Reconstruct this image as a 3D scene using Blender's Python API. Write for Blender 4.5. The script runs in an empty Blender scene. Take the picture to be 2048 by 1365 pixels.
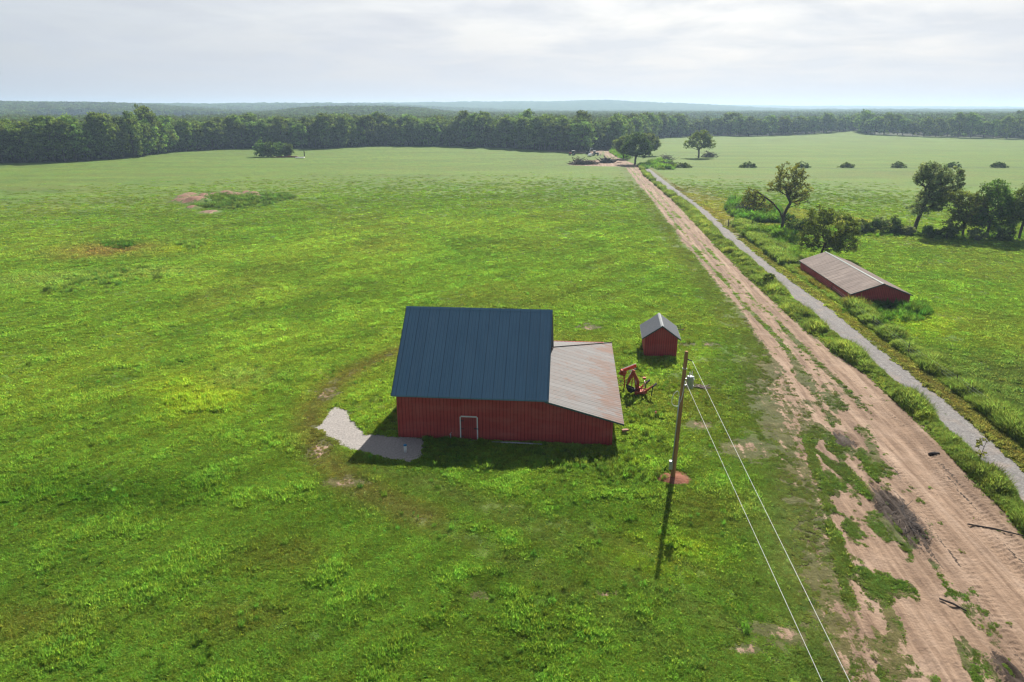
import bpy, math, random
import numpy as np
from mathutils import Vector, Matrix

S = bpy.context.scene
C = S.collection
R = math.radians
rng = np.random.default_rng(11)
random.seed(5)

# ------------------------------------------------------------------ camera
CAM_H = 27.0
F = 1365.33
PITCH = math.atan((682.5 - 217) / F)
cam_d = bpy.data.cameras.new('camera')
cam = bpy.data.objects.new('camera', cam_d); C.objects.link(cam)
cam.location = (0, 0, CAM_H); cam.rotation_euler = (R(90) - PITCH, 0, 0)
cam_d.lens = 24; cam_d.sensor_width = 36; cam_d.clip_end = 40000; cam_d.clip_start = 0.5
S.camera = cam

# ------------------------------------------------------------------ world and sun
SUN_EL, SUN_AZ = 39.3, 17.9          # azimuth clockwise from +Y
W = bpy.data.worlds.new('World'); S.world = W; W.use_nodes = True
nt = W.node_tree; N = nt.nodes; L = nt.links; N.clear()
def nd(t, **k):
    n = N.new(t)
    for a, b in k.items():
        if a in n.inputs: n.inputs[a].default_value = b
        else: setattr(n, a, b)
    return n
sky = nd('ShaderNodeTexSky', sky_type='NISHITA', sun_disc=False, sun_elevation=R(SUN_EL), sun_rotation=R(SUN_AZ),
         air_density=1.2, dust_density=3.0, ozone_density=1.0)
tc = nd('ShaderNodeTexCoord')
nrm = nd('ShaderNodeVectorMath', operation='NORMALIZE'); L.new(tc.outputs['Generated'], nrm.inputs[0])
sep = nd('ShaderNodeSeparateXYZ'); L.new(nrm.outputs[0], sep.inputs[0])
zc = nd('ShaderNodeMath', operation='MAXIMUM'); L.new(sep.outputs[2], zc.inputs[0]); zc.inputs[1].default_value = 0.0
za = nd('ShaderNodeMath', operation='ADD'); L.new(zc.outputs[0], za.inputs[0]); za.inputs[1].default_value = 0.11
dx = nd('ShaderNodeMath', operation='DIVIDE'); L.new(sep.outputs[0], dx.inputs[0]); L.new(za.outputs[0], dx.inputs[1])
dy = nd('ShaderNodeMath', operation='DIVIDE'); L.new(sep.outputs[1], dy.inputs[0]); L.new(za.outputs[0], dy.inputs[1])
cmb = nd('ShaderNodeCombineXYZ'); L.new(dx.outputs[0], cmb.inputs[0]); L.new(dy.outputs[0], cmb.inputs[1])
cn = nd('ShaderNodeTexNoise', Scale=1.1, Detail=9.0, Roughness=0.56, Distortion=0.35); L.new(cmb.outputs[0], cn.inputs['Vector'])
cr = nd('ShaderNodeValToRGB'); L.new(cn.outputs[0], cr.inputs[0])
cr.color_ramp.elements[0].position = 0.36; cr.color_ramp.elements[0].color = (0.84, 0.84, 0.84, 1)
cr.color_ramp.elements[1].position = 0.60; cr.color_ramp.elements[1].color = (1, 1, 1, 1)
# cloud layer brightness grows towards the sun (thin cloud lets the sun's glow through)
sd = (math.sin(R(SUN_AZ)) * math.cos(R(SUN_EL)), math.cos(R(SUN_AZ)) * math.cos(R(SUN_EL)), math.sin(R(SUN_EL)))
dot = nd('ShaderNodeVectorMath', operation='DOT_PRODUCT'); L.new(nrm.outputs[0], dot.inputs[0]); dot.inputs[1].default_value = sd
gr = nd('ShaderNodeValToRGB'); L.new(dot.outputs['Value'], gr.inputs[0])
e = gr.color_ramp.elements
e[0].position = 0.0; e[0].color = (0.16, 0.19, 0.25, 1)
e[1].position = 1.0; e[1].color = (0.95, 0.95, 0.92, 1)
a = e.new(0.28); a.color = (0.22, 0.255, 0.315, 1)
a = e.new(0.46); a.color = (0.345, 0.375, 0.42, 1)
a = e.new(0.76); a.color = (0.435, 0.45, 0.485, 1)
a = e.new(0.94); a.color = (0.53, 0.545, 0.555, 1)
zd = nd('ShaderNodeMapRange'); L.new(sep.outputs[2], zd.inputs[0]); zd.inputs[1].default_value = 0.42; zd.inputs[2].default_value = 0.85; zd.inputs[3].default_value = 7.9; zd.inputs[4].default_value = 3.2
bs = nd('ShaderNodeVectorMath', operation='SCALE'); L.new(gr.outputs[0], bs.inputs[0]); L.new(zd.outputs[0], bs.inputs['Scale'])
# finer shading inside the cloud
cn2 = nd('ShaderNodeTexNoise', Scale=1.7, Detail=10.0, Roughness=0.6, Distortion=0.5); L.new(cmb.outputs[0], cn2.inputs['Vector'])
mr = nd('ShaderNodeMapRange'); L.new(cn2.outputs[0], mr.inputs[0])
mr.inputs[1].default_value = 0.3; mr.inputs[2].default_value = 0.7; mr.inputs[3].default_value = 0.965; mr.inputs[4].default_value = 1.035
# thicker, more even veil near the horizon
hz = nd('ShaderNodeMapRange'); L.new(sep.outputs[2], hz.inputs[0])
hz.inputs[1].default_value = 0.0; hz.inputs[2].default_value = 0.13; hz.inputs[3].default_value = 0.0; hz.inputs[4].default_value = 1.0
one = nd('ShaderNodeMix', data_type='FLOAT'); L.new(hz.outputs[0], one.inputs[0]); one.inputs[2].default_value = 1.0; L.new(mr.outputs[0], one.inputs[3])
bs2 = nd('ShaderNodeVectorMath', operation='SCALE'); L.new(bs.outputs[0], bs2.inputs[0]); L.new(one.outputs[0], bs2.inputs['Scale'])
cov = nd('ShaderNodeMix', data_type='FLOAT'); L.new(hz.outputs[0], cov.inputs[0]); cov.inputs[2].default_value = 0.97; L.new(cr.outputs[0], cov.inputs[3])
mx = nd('ShaderNodeMix', data_type='RGBA'); L.new(cov.outputs[0], mx.inputs[0]); L.new(sky.outputs[0], mx.inputs[6]); L.new(bs2.outputs[0], mx.inputs[7])
bg = nd('ShaderNodeBackground', Strength=0.10); L.new(mx.outputs[2], bg.inputs[0])
wo = nd('ShaderNodeOutputWorld'); L.new(bg.outputs[0], wo.inputs[0])
sun_d = bpy.data.lights.new('sun', 'SUN'); sun_d.energy = 5.0; sun_d.angle = R(0.6); sun_d.color = (1.0, 0.94, 0.84)
sun = bpy.data.objects.new('sun', sun_d); C.objects.link(sun)
sun.rotation_euler = Vector(sd).to_track_quat('Z', 'Y').to_euler()
S.view_settings.view_transform = 'Standard'; S.view_settings.look = 'None'
S.view_settings.exposure = 1.06; S.view_settings.gamma = 1.0
S.cycles.volume_bounces = 0; S.cycles.max_bounces = 6; S.cycles.transparent_max_bounces = 8
S.cycles.diffuse_bounces = 3; S.cycles.use_denoising = True; S.cycles.denoising_prefilter = 'ACCURATE'; S.cycles.filter_width = 1.3; S.cycles.sample_clamp_indirect = 4.0

# ------------------------------------------------------------------ placing helpers
cp, sp = math.cos(PITCH), math.sin(PITCH)
def g(px, py, z=0.0):
    """world point at height z that is seen at pixel (px,py) of the 2048 px wide photograph"""
    xc = (px - 1024) / F; yc = (682.5 - py) / F
    ddy = cp + yc * sp; ddz = -sp + yc * cp
    t = (z - CAM_H) / ddz
    return np.array([xc * t, ddy * t])
def g3(px, py, z=0.0):
    q = g(px, py, z); return Vector((q[0], q[1], z))
def pxof(x, y):
    return 1024 + F * x / (y * cp + CAM_H * sp)
def ground(px, py): 
    q = g(px, py); return (float(q[0]), float(q[1]))

# ------------------------------------------------------------------ noise
def _h(ix, iy, s):
    n = (ix.astype(np.int64) * 374761393 + iy.astype(np.int64) * 668265263 + s * 1274126177) & 0xffffffff
    n = ((n ^ (n >> 13)) * 1274126177) & 0xffffffff
    n = (n ^ (n >> 16)) & 0xffffff
    return n / float(0xffffff)
def vn(x, y, s=0):
    x = np.asarray(x, float); y = np.asarray(y, float)
    ix = np.floor(x); iy = np.floor(y); fx = x - ix; fy = y - iy
    fx = fx * fx * (3 - 2 * fx); fy = fy * fy * (3 - 2 * fy)
    a = _h(ix, iy, s); b = _h(ix + 1, iy, s); c = _h(ix, iy + 1, s); d = _h(ix + 1, iy + 1, s)
    return (a * (1 - fx) + b * fx) * (1 - fy) + (c * (1 - fx) + d * fx) * fy
def fbm(x, y, o=4, s=0):
    t = 0; a = 0.5; n = 0
    for i in range(o):
        t = t + a * vn(x * 2 ** i + 17.3 * i, y * 2 ** i - 9.1 * i, s + i); n += a; a *= 0.5
    return t / n
def sst(a, b, x): 
    t = np.clip((x - a) / (b - a), 0, 1); return t * t * (3 - 2 * t)

# ------------------------------------------------------------------ tags, meshes, materials
def tag(o, label=None, cat=None, group=None, kind=None):
    if label: o['label'] = label
    if cat: o['category'] = cat
    if group: o['group'] = group
    if kind: o['kind'] = kind
    return o
def empty(name, loc=(0, 0, 0), rz=0.0):
    o = bpy.data.objects.new(name, None); C.objects.link(o)
    o.location = loc; o.rotation_euler = (0, 0, rz); o.empty_display_size = 0.3
    return o
def np_mesh(name, V, Q, mats, smooth=False, midx=None, cols=None):
    V = np.asarray(V, np.float32); Q = np.asarray(Q, np.int32)
    me = bpy.data.meshes.new(name)
    k = Q.shape[1]
    me.vertices.add(len(V)); me.vertices.foreach_set('co', V.ravel())
    me.loops.add(Q.size); me.loops.foreach_set('vertex_index', Q.ravel())
    me.polygons.add(len(Q)); me.polygons.foreach_set('loop_start', np.arange(0, Q.size, k, dtype=np.int32))
    me.polygons.foreach_set('use_smooth', np.full(len(Q), smooth))
    for m in (mats if isinstance(mats, (list, tuple)) else [mats]): me.materials.append(m)
    if midx is not None: me.polygons.foreach_set('material_index', np.asarray(midx, np.int32))
    if cols:
        for nme, arr in cols.items():
            at = me.attributes.new(nme, 'FLOAT_COLOR', 'POINT')
            arr = np.asarray(arr, np.float32)
            if arr.shape[1] == 3: arr = np.hstack([arr, np.ones((len(arr), 1), np.float32)])
            at.data.foreach_set('color', arr.ravel())
    me.update(calc_edges=True)
    return me
def link(name, me, parent=None):
    o = bpy.data.objects.new(name, me); C.objects.link(o); o.parent = parent; return o

class MB:
    def __init__(s): s.v = []; s.f = []
    def poly(s, pts):
        n = len(s.v); s.v += [tuple(p) for p in pts]; s.f.append(list(range(n, n + len(pts))))
    def hexa(s, p):           # 8 corners: bottom 4 (ccw), top 4
        n = len(s.v); s.v += [tuple(q) for q in p]
        for f in ((3, 2, 1, 0), (4, 5, 6, 7), (0, 1, 5, 4), (1, 2, 6, 5), (2, 3, 7, 6), (3, 0, 4, 7)):
            s.f.append([n + i for i in f])
    def box(s, c, d, rot=None):
        p = []
        for z in (-1, 1):
            for x, y in ((-1, -1), (1, -1), (1, 1), (-1, 1)):
                q = Vector((x * d[0] / 2, y * d[1] / 2, z * d[2] / 2))
                if rot: q = rot @ q
                p.append(q + Vector(c))
        s.hexa(p)
    def prism(s, pts, off):   # polygon extruded by a vector
        n = len(s.v); k = len(pts); off = Vector(off)
        s.v += [tuple(p) for p in pts] + [tuple(Vector(p) + off) for p in pts]
        s.f.append([n + i for i in range(k)][::-1]); s.f.append([n + k + i for i in range(k)])
        for i in range(k):
            j = (i + 1) % k; s.f.append([n + i, n + j, n + k + j, n + k + i])
    def tube(s, pts, r, sides=8, caps=True):
        pts = [Vector(p) for p in pts]
        rr = r if isinstance(r, (list, tuple)) else [r] * len(pts)
        rings = []
        for i, p in enumerate(pts):
            d = (pts[min(i + 1, len(pts) - 1)] - pts[max(i - 1, 0)]).normalized()
            a = d.cross(Vector((0, 0, 1)) if abs(d.z) < 0.95 else Vector((1, 0, 0))).normalized(); b = d.cross(a)
            n = len(s.v)
            for k in range(sides):
                t = 2 * math.pi * k / sides
                s.v.append(tuple(p + (a * math.cos(t) + b * math.sin(t)) * rr[i]))
            rings.append(n)
        for i in range(len(rings) - 1):
            for k in range(sides):
                k2 = (k + 1) % sides
                s.f.append([rings[i] + k, rings[i + 1] + k, rings[i + 1] + k2, rings[i] + k2])
        if caps:
            s.f.append([rings[0] + k for k in range(sides)]); s.f.append([rings[-1] + k for k in range(sides)][::-1])
    def build(s, name, mat, parent=None, smooth=False, bevel=0):
        me = bpy.data.meshes.new(name); me.from_pydata(s.v, [], s.f); me.materials.append(mat)
        import bmesh
        bm = bmesh.new(); bm.from_mesh(me); bmesh.ops.recalc_face_normals(bm, faces=bm.faces)
        if bevel: bmesh.ops.bevel(bm, geom=bm.edges[:], offset=bevel, segments=1, affect='EDGES')
        bm.to_mesh(me); bm.free()
        if smooth:
            for p in me.polygons: p.use_smooth = True
        return link(name, me, parent)

class NT:
    """small node-tree helper"""
    def __init__(s, name):
        s.m = bpy.data.materials.new(name); s.m.use_nodes = True; s.t = s.m.node_tree; s.t.nodes.clear()
        s.out = s.t.nodes.new('ShaderNodeOutputMaterial')
    def n(s, t, ins=None, **k):
        q = s.t.nodes.new(t)
        for a, b in k.items(): setattr(q, a, b)
        for a, b in (ins or {}).items():
            if isinstance(b, bpy.types.NodeSocket): s.t.links.new(b, q.inputs[a])
            else: q.inputs[a].default_value = b
        return q
    def math(s, op, a, b=0.0, clamp=False):
        q = s.n('ShaderNodeMath', {0: a, 1: b}, operation=op); q.use_clamp = clamp; return q.outputs[0]
    def mix(s, f, a, b, blend='MIX'):
        q = s.n('ShaderNodeMix', {0: f}, data_type='RGBA', blend_type=blend)
        for i, v in ((6, a), (7, b)):
            if isinstance(v, bpy.types.NodeSocket): s.t.links.new(v, q.inputs[i])
            else: q.inputs[i].default_value = (*v, 1) if len(v) == 3 else v
        return q.outputs[2]
    def mr(s, v, a, b, c=0.0, d=1.0, smooth=False):
        q = s.n('ShaderNodeMapRange', {0: v, 1: a, 2: b, 3: c, 4: d})
        if smooth: q.interpolation_type = 'SMOOTHSTEP'
        return q.outputs[0]
    def noise(s, vec, scale, detail=4.0, rough=0.55, dist=0.0):
        return s.n('ShaderNodeTexNoise', {'Vector': vec, 'Scale': scale, 'Detail': detail, 'Roughness': rough, 'Distortion': dist}).outputs[0]
    def map(s, vec, scale=(1, 1, 1), rot=(0, 0, 0)):
        return s.n('ShaderNodeMapping', {'Vector': vec, 'Scale': scale, 'Rotation': rot}).outputs[0]
    def pos(s): return s.n('ShaderNodeNewGeometry').outputs['Position']
    def obj(s): return s.n('ShaderNodeTexCoord').outputs['Object']
    def bsdf(s, col, rough=0.8, metal=0.0, bump=None, bdist=0.02, spec=0.3):
        b = s.n('ShaderNodeBsdfPrincipled', {'Roughness': rough, 'Metallic': metal, 'Specular IOR Level': spec})
        if isinstance(col, bpy.types.NodeSocket): s.t.links.new(col, b.inputs['Base Color'])
        else: b.inputs['Base Color'].default_value = (*col, 1)
        if bump is not None:
            bb = s.n('ShaderNodeBump', {'Height': bump, 'Distance': bdist, 'Strength': 1.0}); s.t.links.new(bb.outputs[0], b.inputs['Normal'])
        s.t.links.new(b.outputs[0], s.out.inputs[0]); return s.m

def plain(name, col, rough=0.7, metal=0.0, var=0.25, scale=3.0):
    t = NT(name); p = t.obj(); f = t.noise(p, scale, 5.0)
    c = t.mix(t.mr(f, 0.3, 0.7), tuple(x * (1 - var) for x in col), tuple(min(1, x * (1 + var)) for x in col))
    return t.bsdf(c, rough, metal)

# track direction, for ruts and streaks
TA = g(1495, 600) ; TB = g(1285, 350)
TDIR = math.atan2(TB[1] - TA[1], TB[0] - TA[0])       # direction of the track in plan

POLE = g(1345, 958)
def mat_ground():
    t = NT('field_ground'); P = t.pos()
    col = t.n('ShaderNodeAttribute', attribute_name='col').outputs['Color']
    msk = t.n('ShaderNodeSeparateColor', {0: t.n('ShaderNodeAttribute', attribute_name='mask').outputs['Color']}).outputs
    n1 = t.noise(P, 0.9, 6.0, 0.62); n2 = t.noise(P, 5.5, 5.0, 0.65); n3 = t.noise(P, 0.12, 4.0, 0.6)
    al = t.map(P, (1, 1, 1), (0, 0, -TDIR))
    al = t.map(al, (0.16, 1.6, 1.0)); ns = t.noise(al, 1.3, 5.0, 0.6)
    k = t.math('ADD', t.mr(n1, 0.25, 0.75, 0.62, 1.28), t.mr(n2, 0.25, 0.75, -0.28, 0.28))
    grass = t.mix(1.0, col, t.n('ShaderNodeCombineColor', {0: k, 1: k, 2: k}).outputs[0], 'MULTIPLY')
    tint = t.mix(t.mr(n3, 0.35, 0.7), (1.12, 0.98, 0.9), (0.88, 1.03, 1.0))
    grass = t.mix(1.0, grass, tint, 'MULTIPLY'); grass = t.mix(1.0, grass, (1.0, 1.04, 0.95), 'MULTIPLY')
    # bare soil
    d1 = t.mix(t.mr(ns, 0.3, 0.7), (0.115, 0.074, 0.050), (0.30, 0.212, 0.150))
    d1 = t.mix(t.mr(n2, 0.35, 0.75, 0.0, 0.55), d1, (0.20, 0.135, 0.098))
    d1 = t.mix(t.mr(t.noise(P, 0.35, 5.0), 0.5, 0.72, 0.0, 0.6), d1, (0.31, 0.23, 0.175))
    al2 = t.map(t.map(P, (1, 1, 1), (0, 0, -TDIR)), (0.035, 0.75, 1.0)); ns2 = t.noise(al2, 1.0, 4.0, 0.6)
    d1 = t.mix(t.mr(ns2, 0.50, 0.66, 0.0, 0.65), d1, (0.125, 0.085, 0.062)); d1 = t.mix(t.mr(ns2, 0.46, 0.34, 0.0, 0.45), d1, (0.36, 0.27, 0.205))
    pb = t.noise(P, 9.0, 3.0, 0.7); d1 = t.mix(t.mr(pb, 0.62, 0.75, 0.0, 0.6), d1, (0.09, 0.065, 0.05))
    # gravel
    vo = t.n('ShaderNodeTexVoronoi', {'Vector': P, 'Scale': 9.0}).outputs['Color']
    vg = t.n('ShaderNodeSeparateColor', {0: vo}).outputs[0]
    gv = t.mix(vg, (0.125, 0.119, 0.118), (0.235, 0.224, 0.22))
    gv = t.mix(t.mr(ns, 0.42, 0.62, 0.0, 0.5), gv, (0.13, 0.125, 0.128))
    gv = t.mix(t.mr(t.noise(P, 0.5, 4.0), 0.52, 0.7, 0.0, 0.5), gv, (0.25, 0.20, 0.165))
    edge = t.math('ADD', t.mr(n1, 0.2, 0.8, -0.55, 0.55), t.math('ADD', t.mr(n2, 0.2, 0.8, -0.22, 0.22), t.mr(ns, 0.25, 0.75, -0.3, 0.3)))
    df = t.mr(t.math('ADD', msk[0], edge), 0.44, 0.56)
    c = t.mix(df, grass, d1)
    e2 = t.math('ADD', t.mr(n1, 0.2, 0.8, -0.5, 0.5), t.mr(n2, 0.2, 0.8, -0.5, 0.5))
    gpd = t.n('ShaderNodeVectorMath', {0: P, 1: (-12.0, 54.0, 0.0)}, operation='DISTANCE').outputs['Value']; gv = t.mix(t.mr(gpd, 7.0, 10.0, 1.0, 0.0), gv, t.mix(t.mr(n2, .3, .7), (0.20, 0.185, 0.175), (0.33, 0.31, 0.295)))
    gf = t.mr(t.math('ADD', msk[1], e2), 0.42, 0.62)
    c = t.mix(gf, c, gv)
    # wet mud
    mf = t.mr(t.math('ADD', msk[2], t.math('ADD', t.mr(ns, 0.25, 0.75, -0.5, 0.5), t.mr(n2, 0.25, 0.75, -0.3, 0.3))), 0.46, 0.62)
    pd = t.n('ShaderNodeVectorMath', {0: P, 1: (float(POLE[0]) + .1, float(POLE[1]), 0.1)}, operation='DISTANCE').outputs['Value']
    c = t.mix(t.mr(t.math('ADD', pd, t.mr(n1, .2, .8, -.8, .8)), 0.8, 1.8, 0.85, 0.0), c, t.mix(n2, (0.12, 0.04, 0.024), (0.24, 0.085, 0.05)))
    rp = g(455, 402); rd_ = t.n('ShaderNodeVectorMath', {0: P, 1: (float(rp[0]), float(rp[1]), 0.5)}, operation='DISTANCE').outputs['Value']
    c = t.mix(t.math('MULTIPLY', t.mr(rd_, 22, 28, 1, 0), t.math('MULTIPLY', df, .6)), c, (0.20, 0.10, 0.07))
    c = t.mix(mf, c, t.mix(n2, (0.014, 0.010, 0.008), (0.062, 0.042, 0.03)))
    h = t.math('ADD', t.math('MULTIPLY', n1, 1.0), t.math('MULTIPLY', n2, 0.45))
    h = t.math('ADD', h, t.math('MULTIPLY', ns, 0.6))
    rough = t.mr(mf, 0, 1, 0.95, 0.8)
    return t.bsdf(c, rough, 0.0, h, 0.16, 0.15)
M_GROUND = mat_ground()

def mat_leaf(name, col, trans=0.35, inst=False, var=0.3):
    """foliage: own colour times the clump's tint (attribute) times a random per tree"""
    t = NT(name)
    if inst:
        c = t.n('ShaderNodeAttribute', attribute_name='icol', attribute_type='INSTANCER').outputs['Color']
    else: c = t.n('ShaderNodeRGB').outputs[0]; c.default_value = (*col, 1)
    tn = t.n('ShaderNodeAttribute', attribute_name='tint').outputs['Color']
    c = t.mix(1.0, c, tn, 'MULTIPLY')
    rd = t.n('ShaderNodeObjectInfo').outputs['Random']
    c2 = t.n('ShaderNodeHueSaturation', {'Hue': t.mr(rd, 0, 1, 0.475, 0.515), 'Value': t.mr(rd, 0, 1, 1 - var, 1 + var), 'Color': c}).outputs[0]
    d = t.n('ShaderNodeBsdfDiffuse', {'Color': c2})
    tr = t.n('ShaderNodeBsdfTranslucent', {'Color': t.mix(1.0, c2, (1.12, 1.12, 0.75), 'MULTIPLY')})
    m = t.n('ShaderNodeMixShader', {0: trans, 1: d.outputs[0], 2: tr.outputs[0]})
    t.t.links.new(m.outputs[0], t.out.inputs[0]); return t.m
M_GRASS = mat_leaf('grass_blades', (0, 0, 0), 0.64, True, 0.22)
M_WEED = mat_leaf('weed_leaves', (0, 0, 0), 0.45, True, 0.22)
M_FOREST = mat_leaf('forest_leaves', (0.15, 0.225, 0.055), 0.32, False, 0.28)
M_OAK = mat_leaf('dark_oak_leaves', (0.085, 0.145, 0.034), 0.38, False, 0.05)
M_PALE = mat_leaf('pale_leaves', (0.15, 0.215, 0.055), 0.42, False, 0.08)
M_YEL = mat_leaf('yellowing_leaves', (0.20, 0.225, 0.05), 0.45, False, 0.05)
M_OLIVE = mat_leaf('olive_leaves', (0.15, 0.215, 0.045), 0.4, False, 0.05)
M_GREY = mat_leaf('grey_green_leaves', (0.19, 0.235, 0.115), 0.42, False, 0.05)
M_SHRUB = mat_leaf('shrub_leaves', (0.11, 0.18, 0.045), 0.42, False, 0.2)
M_DRYL = mat_leaf('withered_leaves', (0.05, 0.06, 0.03), 0.2, False, 0.1)
M_FARW = mat_leaf('woodland_leaves', (0.09, 0.14, 0.036), 0.3, False, 0.35)
M_BARK = plain('bark', (0.075, 0.058, 0.045), 0.95, 0, 0.35, 4.0)
M_TWIG = plain('dead_twigs', (0.12, 0.095, 0.08), 0.95, 0, 0.35, 4.0)
M_LOG = plain('log_wood', (0.10, 0.075, 0.06), 0.95, 0, 0.4, 2.0)

# ------------------------------------------------------------------ layout in plan
def poly_w(pts): return np.array([g(*p) for p in pts])
dl = poly_w([(1188, 292), (1210, 305), (1207, 316), (1250, 333), (1258, 345), (1303, 400), (1340, 450), (1378, 500), (1418, 550), (1460, 600), (1500, 650),
             (1535, 700), (1560, 750), (1590, 800), (1600, 850), (1612, 900), (1628, 950), (1645, 1000), (1660, 1060), (1672, 1130), (1690, 1200), (1710, 1280), (1735, 1365)])
dr = poly_w([(1222, 295), (1224, 308), (1240, 316), (1278, 333), (1287, 350), (1345, 400), (1393, 450), (1440, 500), (1490, 550), (1545, 600), (1600, 650),
             (1663, 700), (1735, 750), (1790, 800), (1840, 850), (1890, 900), (1945, 955), (2000, 1010), (2060, 1075), (2130, 1150), (2190, 1210), (2260, 1290), (2330, 1365)])
gl_ = poly_w([(1286, 336), (1292, 345), (1318, 370), (1362, 400), (1400, 425), (1444, 471), (1504, 521), (1558, 569), (1600, 610), (1655, 655), (1712, 702),
              (1772, 750), (1833, 800), (1888, 852), (1940, 905), (2000, 960), (2060, 1020), (2150, 1110), (2290, 1250), (2400, 1365)])
gr_ = poly_w([(1296, 336), (1310, 347), (1340, 370), (1382, 400), (1418, 425), (1468, 471), (1527, 521), (1590, 569), (1650, 610), (1703, 655), (1762, 702),
              (1822, 750), (1885, 800), (1945, 852), (2003, 905), (2060, 955), (2130, 1015), (2230, 1100), (2390, 1240), (2520, 1365)])
def edgef(pl, y):
    o = np.argsort(pl[:, 1]); Y = pl[o, 1]; X = pl[o, 0]
    x = np.interp(y, Y, X)
    k = (X[1] - X[0]) / (Y[1] - Y[0])
    return np.where(y < Y[0], X[0] + k * (y - Y[0]), x)
Y_DFAR = dl[:, 1].max(); Y_GFAR = gl_[:, 1].max()
def band(pl, pr, y, x, soft, yfar):
    a = edgef(pl, y); b = edgef(pr, y)
    m = np.minimum(x - a, b - x) / soft
    m = np.clip(0.5 + m, -0.6, 1.2)
    return np.where(y > yfar, -0.6, m), (x - a) / np.maximum(b - a, 0.1)
def seg_dist(x, y, P):
    d = np.full(np.shape(x), 1e9)
    for i in range(len(P) - 1):
        ax, ay = P[i]; bx, by = P[i + 1]; vx, vy = bx - ax, by - ay
        t = np.clip(((x - ax) * vx + (y - ay) * vy) / (vx * vx + vy * vy), 0, 1)
        d = np.minimum(d, np.hypot(x - ax - t * vx, y - ay - t * vy))
    return d
def inpoly(x, y, P):
    c = np.zeros(np.shape(x), bool); n = len(P)
    for i in range(n):
        x1, y1 = P[i]; x2, y2 = P[(i + 1) % n]
        if y1 == y2: continue
        c ^= ((y1 > y) != (y2 > y)) & (x < (x2 - x1) * (y - y1) / (y2 - y1) + x1)
    return c
def sdpoly(x, y, P):
    d = seg_dist(x, y, np.vstack([P, P[:1]])); return np.where(inpoly(x, y, P), d, -d)
GP = poly_w([(632, 856), (650, 835), (668, 814), (694, 820), (704, 841), (733, 868), (791, 873), (847, 876), (850, 890), (838, 917), (816, 928), (762, 914), (712, 903), (679, 885), (647, 867)])
DIRTYARD = poly_w([(1138, 331), (1150, 323), (1200, 320), (1245, 322), (1262, 334), (1200, 333)])
LANDING = poly_w([(1085, 303), (1120, 305), (1205, 310), (1210, 300), (1120, 299)])
BAREMUD = [(1800, 1035, 4.6, 1.35), (1690, 880, 1.6, 1.0), (2020, 1345, 1.8, 0.7), (1290 + 450, 1330, 0, 0)]
PATCH = poly_w([(352, 398), (372, 388), (450, 383), (560, 384), (600, 390), (575, 400), (540, 413), (470, 422), (420, 424), (365, 410)])
RINGP = poly_w([(800, 702), (720, 735), (660, 775), (628, 815), (618, 850), (630, 890), (665, 930), (720, 975), (780, 1005), (850, 1035)])
MOW = [poly_w([(760, 940), (900, 985), (1060, 1060), (1250, 1150), (1450, 1250)]), poly_w([(700, 985), (850, 1045), (1020, 1120), (1200, 1215), (1400, 1330)]),
       poly_w([(850, 960), (1000, 1010), (1150, 1060), (1320, 1110), (1500, 1180)])]
# local colour patches: px, py, radius across, radius along (m), colour, strength
def cpatch(px, py, rx, ry, col, k): q = g(px, py); return (q[0], q[1], rx, ry, np.array(col), k)
YG = (0.17, 0.22, 0.018); OL = (0.085, 0.095, 0.022); DK = (0.045, 0.095, 0.012); RU = (0.13, 0.10, 0.04); PAL = (0.13, 0.17, 0.055)
CP = [cpatch(415, 800, 4.6, 5.0, YG, 0.5), cpatch(350, 770, 3.5, 3, YG, 0.35), cpatch(480, 760, 4, 3, PAL, 0.5), cpatch(205, 500, 9.5, 9.0, RU, 0.85), cpatch(245, 488, 4.5, 4.5, DK, 0.8), cpatch(380, 492, 4, 6, YG, 0.5),
      cpatch(90, 560, 10, 6, PAL, 0.5), cpatch(290, 545, 8, 5, PAL, 0.5), cpatch(150, 985, 7, 3.0, DK, 0.9), cpatch(330, 985, 4, 2.2, DK, 0.8), cpatch(60, 1250, 4, 2, OL, 0.6),
      cpatch(560, 1110, 3.0, 2.0, OL, 0.7), cpatch(480, 1240, 3.5, 1.6, OL, 0.6), cpatch(1060, 486, 10, 9, OL, 0.35), cpatch(700, 592, 6, 3, DK, 0.4), cpatch(820, 338, 40, 12, OL, 0.25),
      cpatch(300, 350, 40, 10, OL, 0.3), cpatch(60, 375, 26, 12, OL, 0.35), cpatch(1160, 432, 12, 10, OL, 0.3), cpatch(1330, 1110, 4, 2.5, YG, 0.35), cpatch(1420, 1020, 3.5, 3, OL, 0.6), cpatch(1570, 1040, 3, 3, PAL, 0.55),
      cpatch(1590, 1130, 2.5, 2, PAL, 0.45), cpatch(1180, 690, 6, 5, OL, 0.5), cpatch(1350, 650, 4, 8, OL, 0.35), cpatch(1400, 800, 5, 6, OL, 0.5), cpatch(1780, 640, 9, 9, YG, 0.4),
      cpatch(1390, 385, 7, 20, RU, 0.45), cpatch(1430, 430, 6, 16, (0.19, 0.17, 0.04), 0.7), cpatch(1800, 350, 40, 18, RU, 0.2), cpatch(1500, 355, 25, 14, RU, 0.18)]
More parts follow.
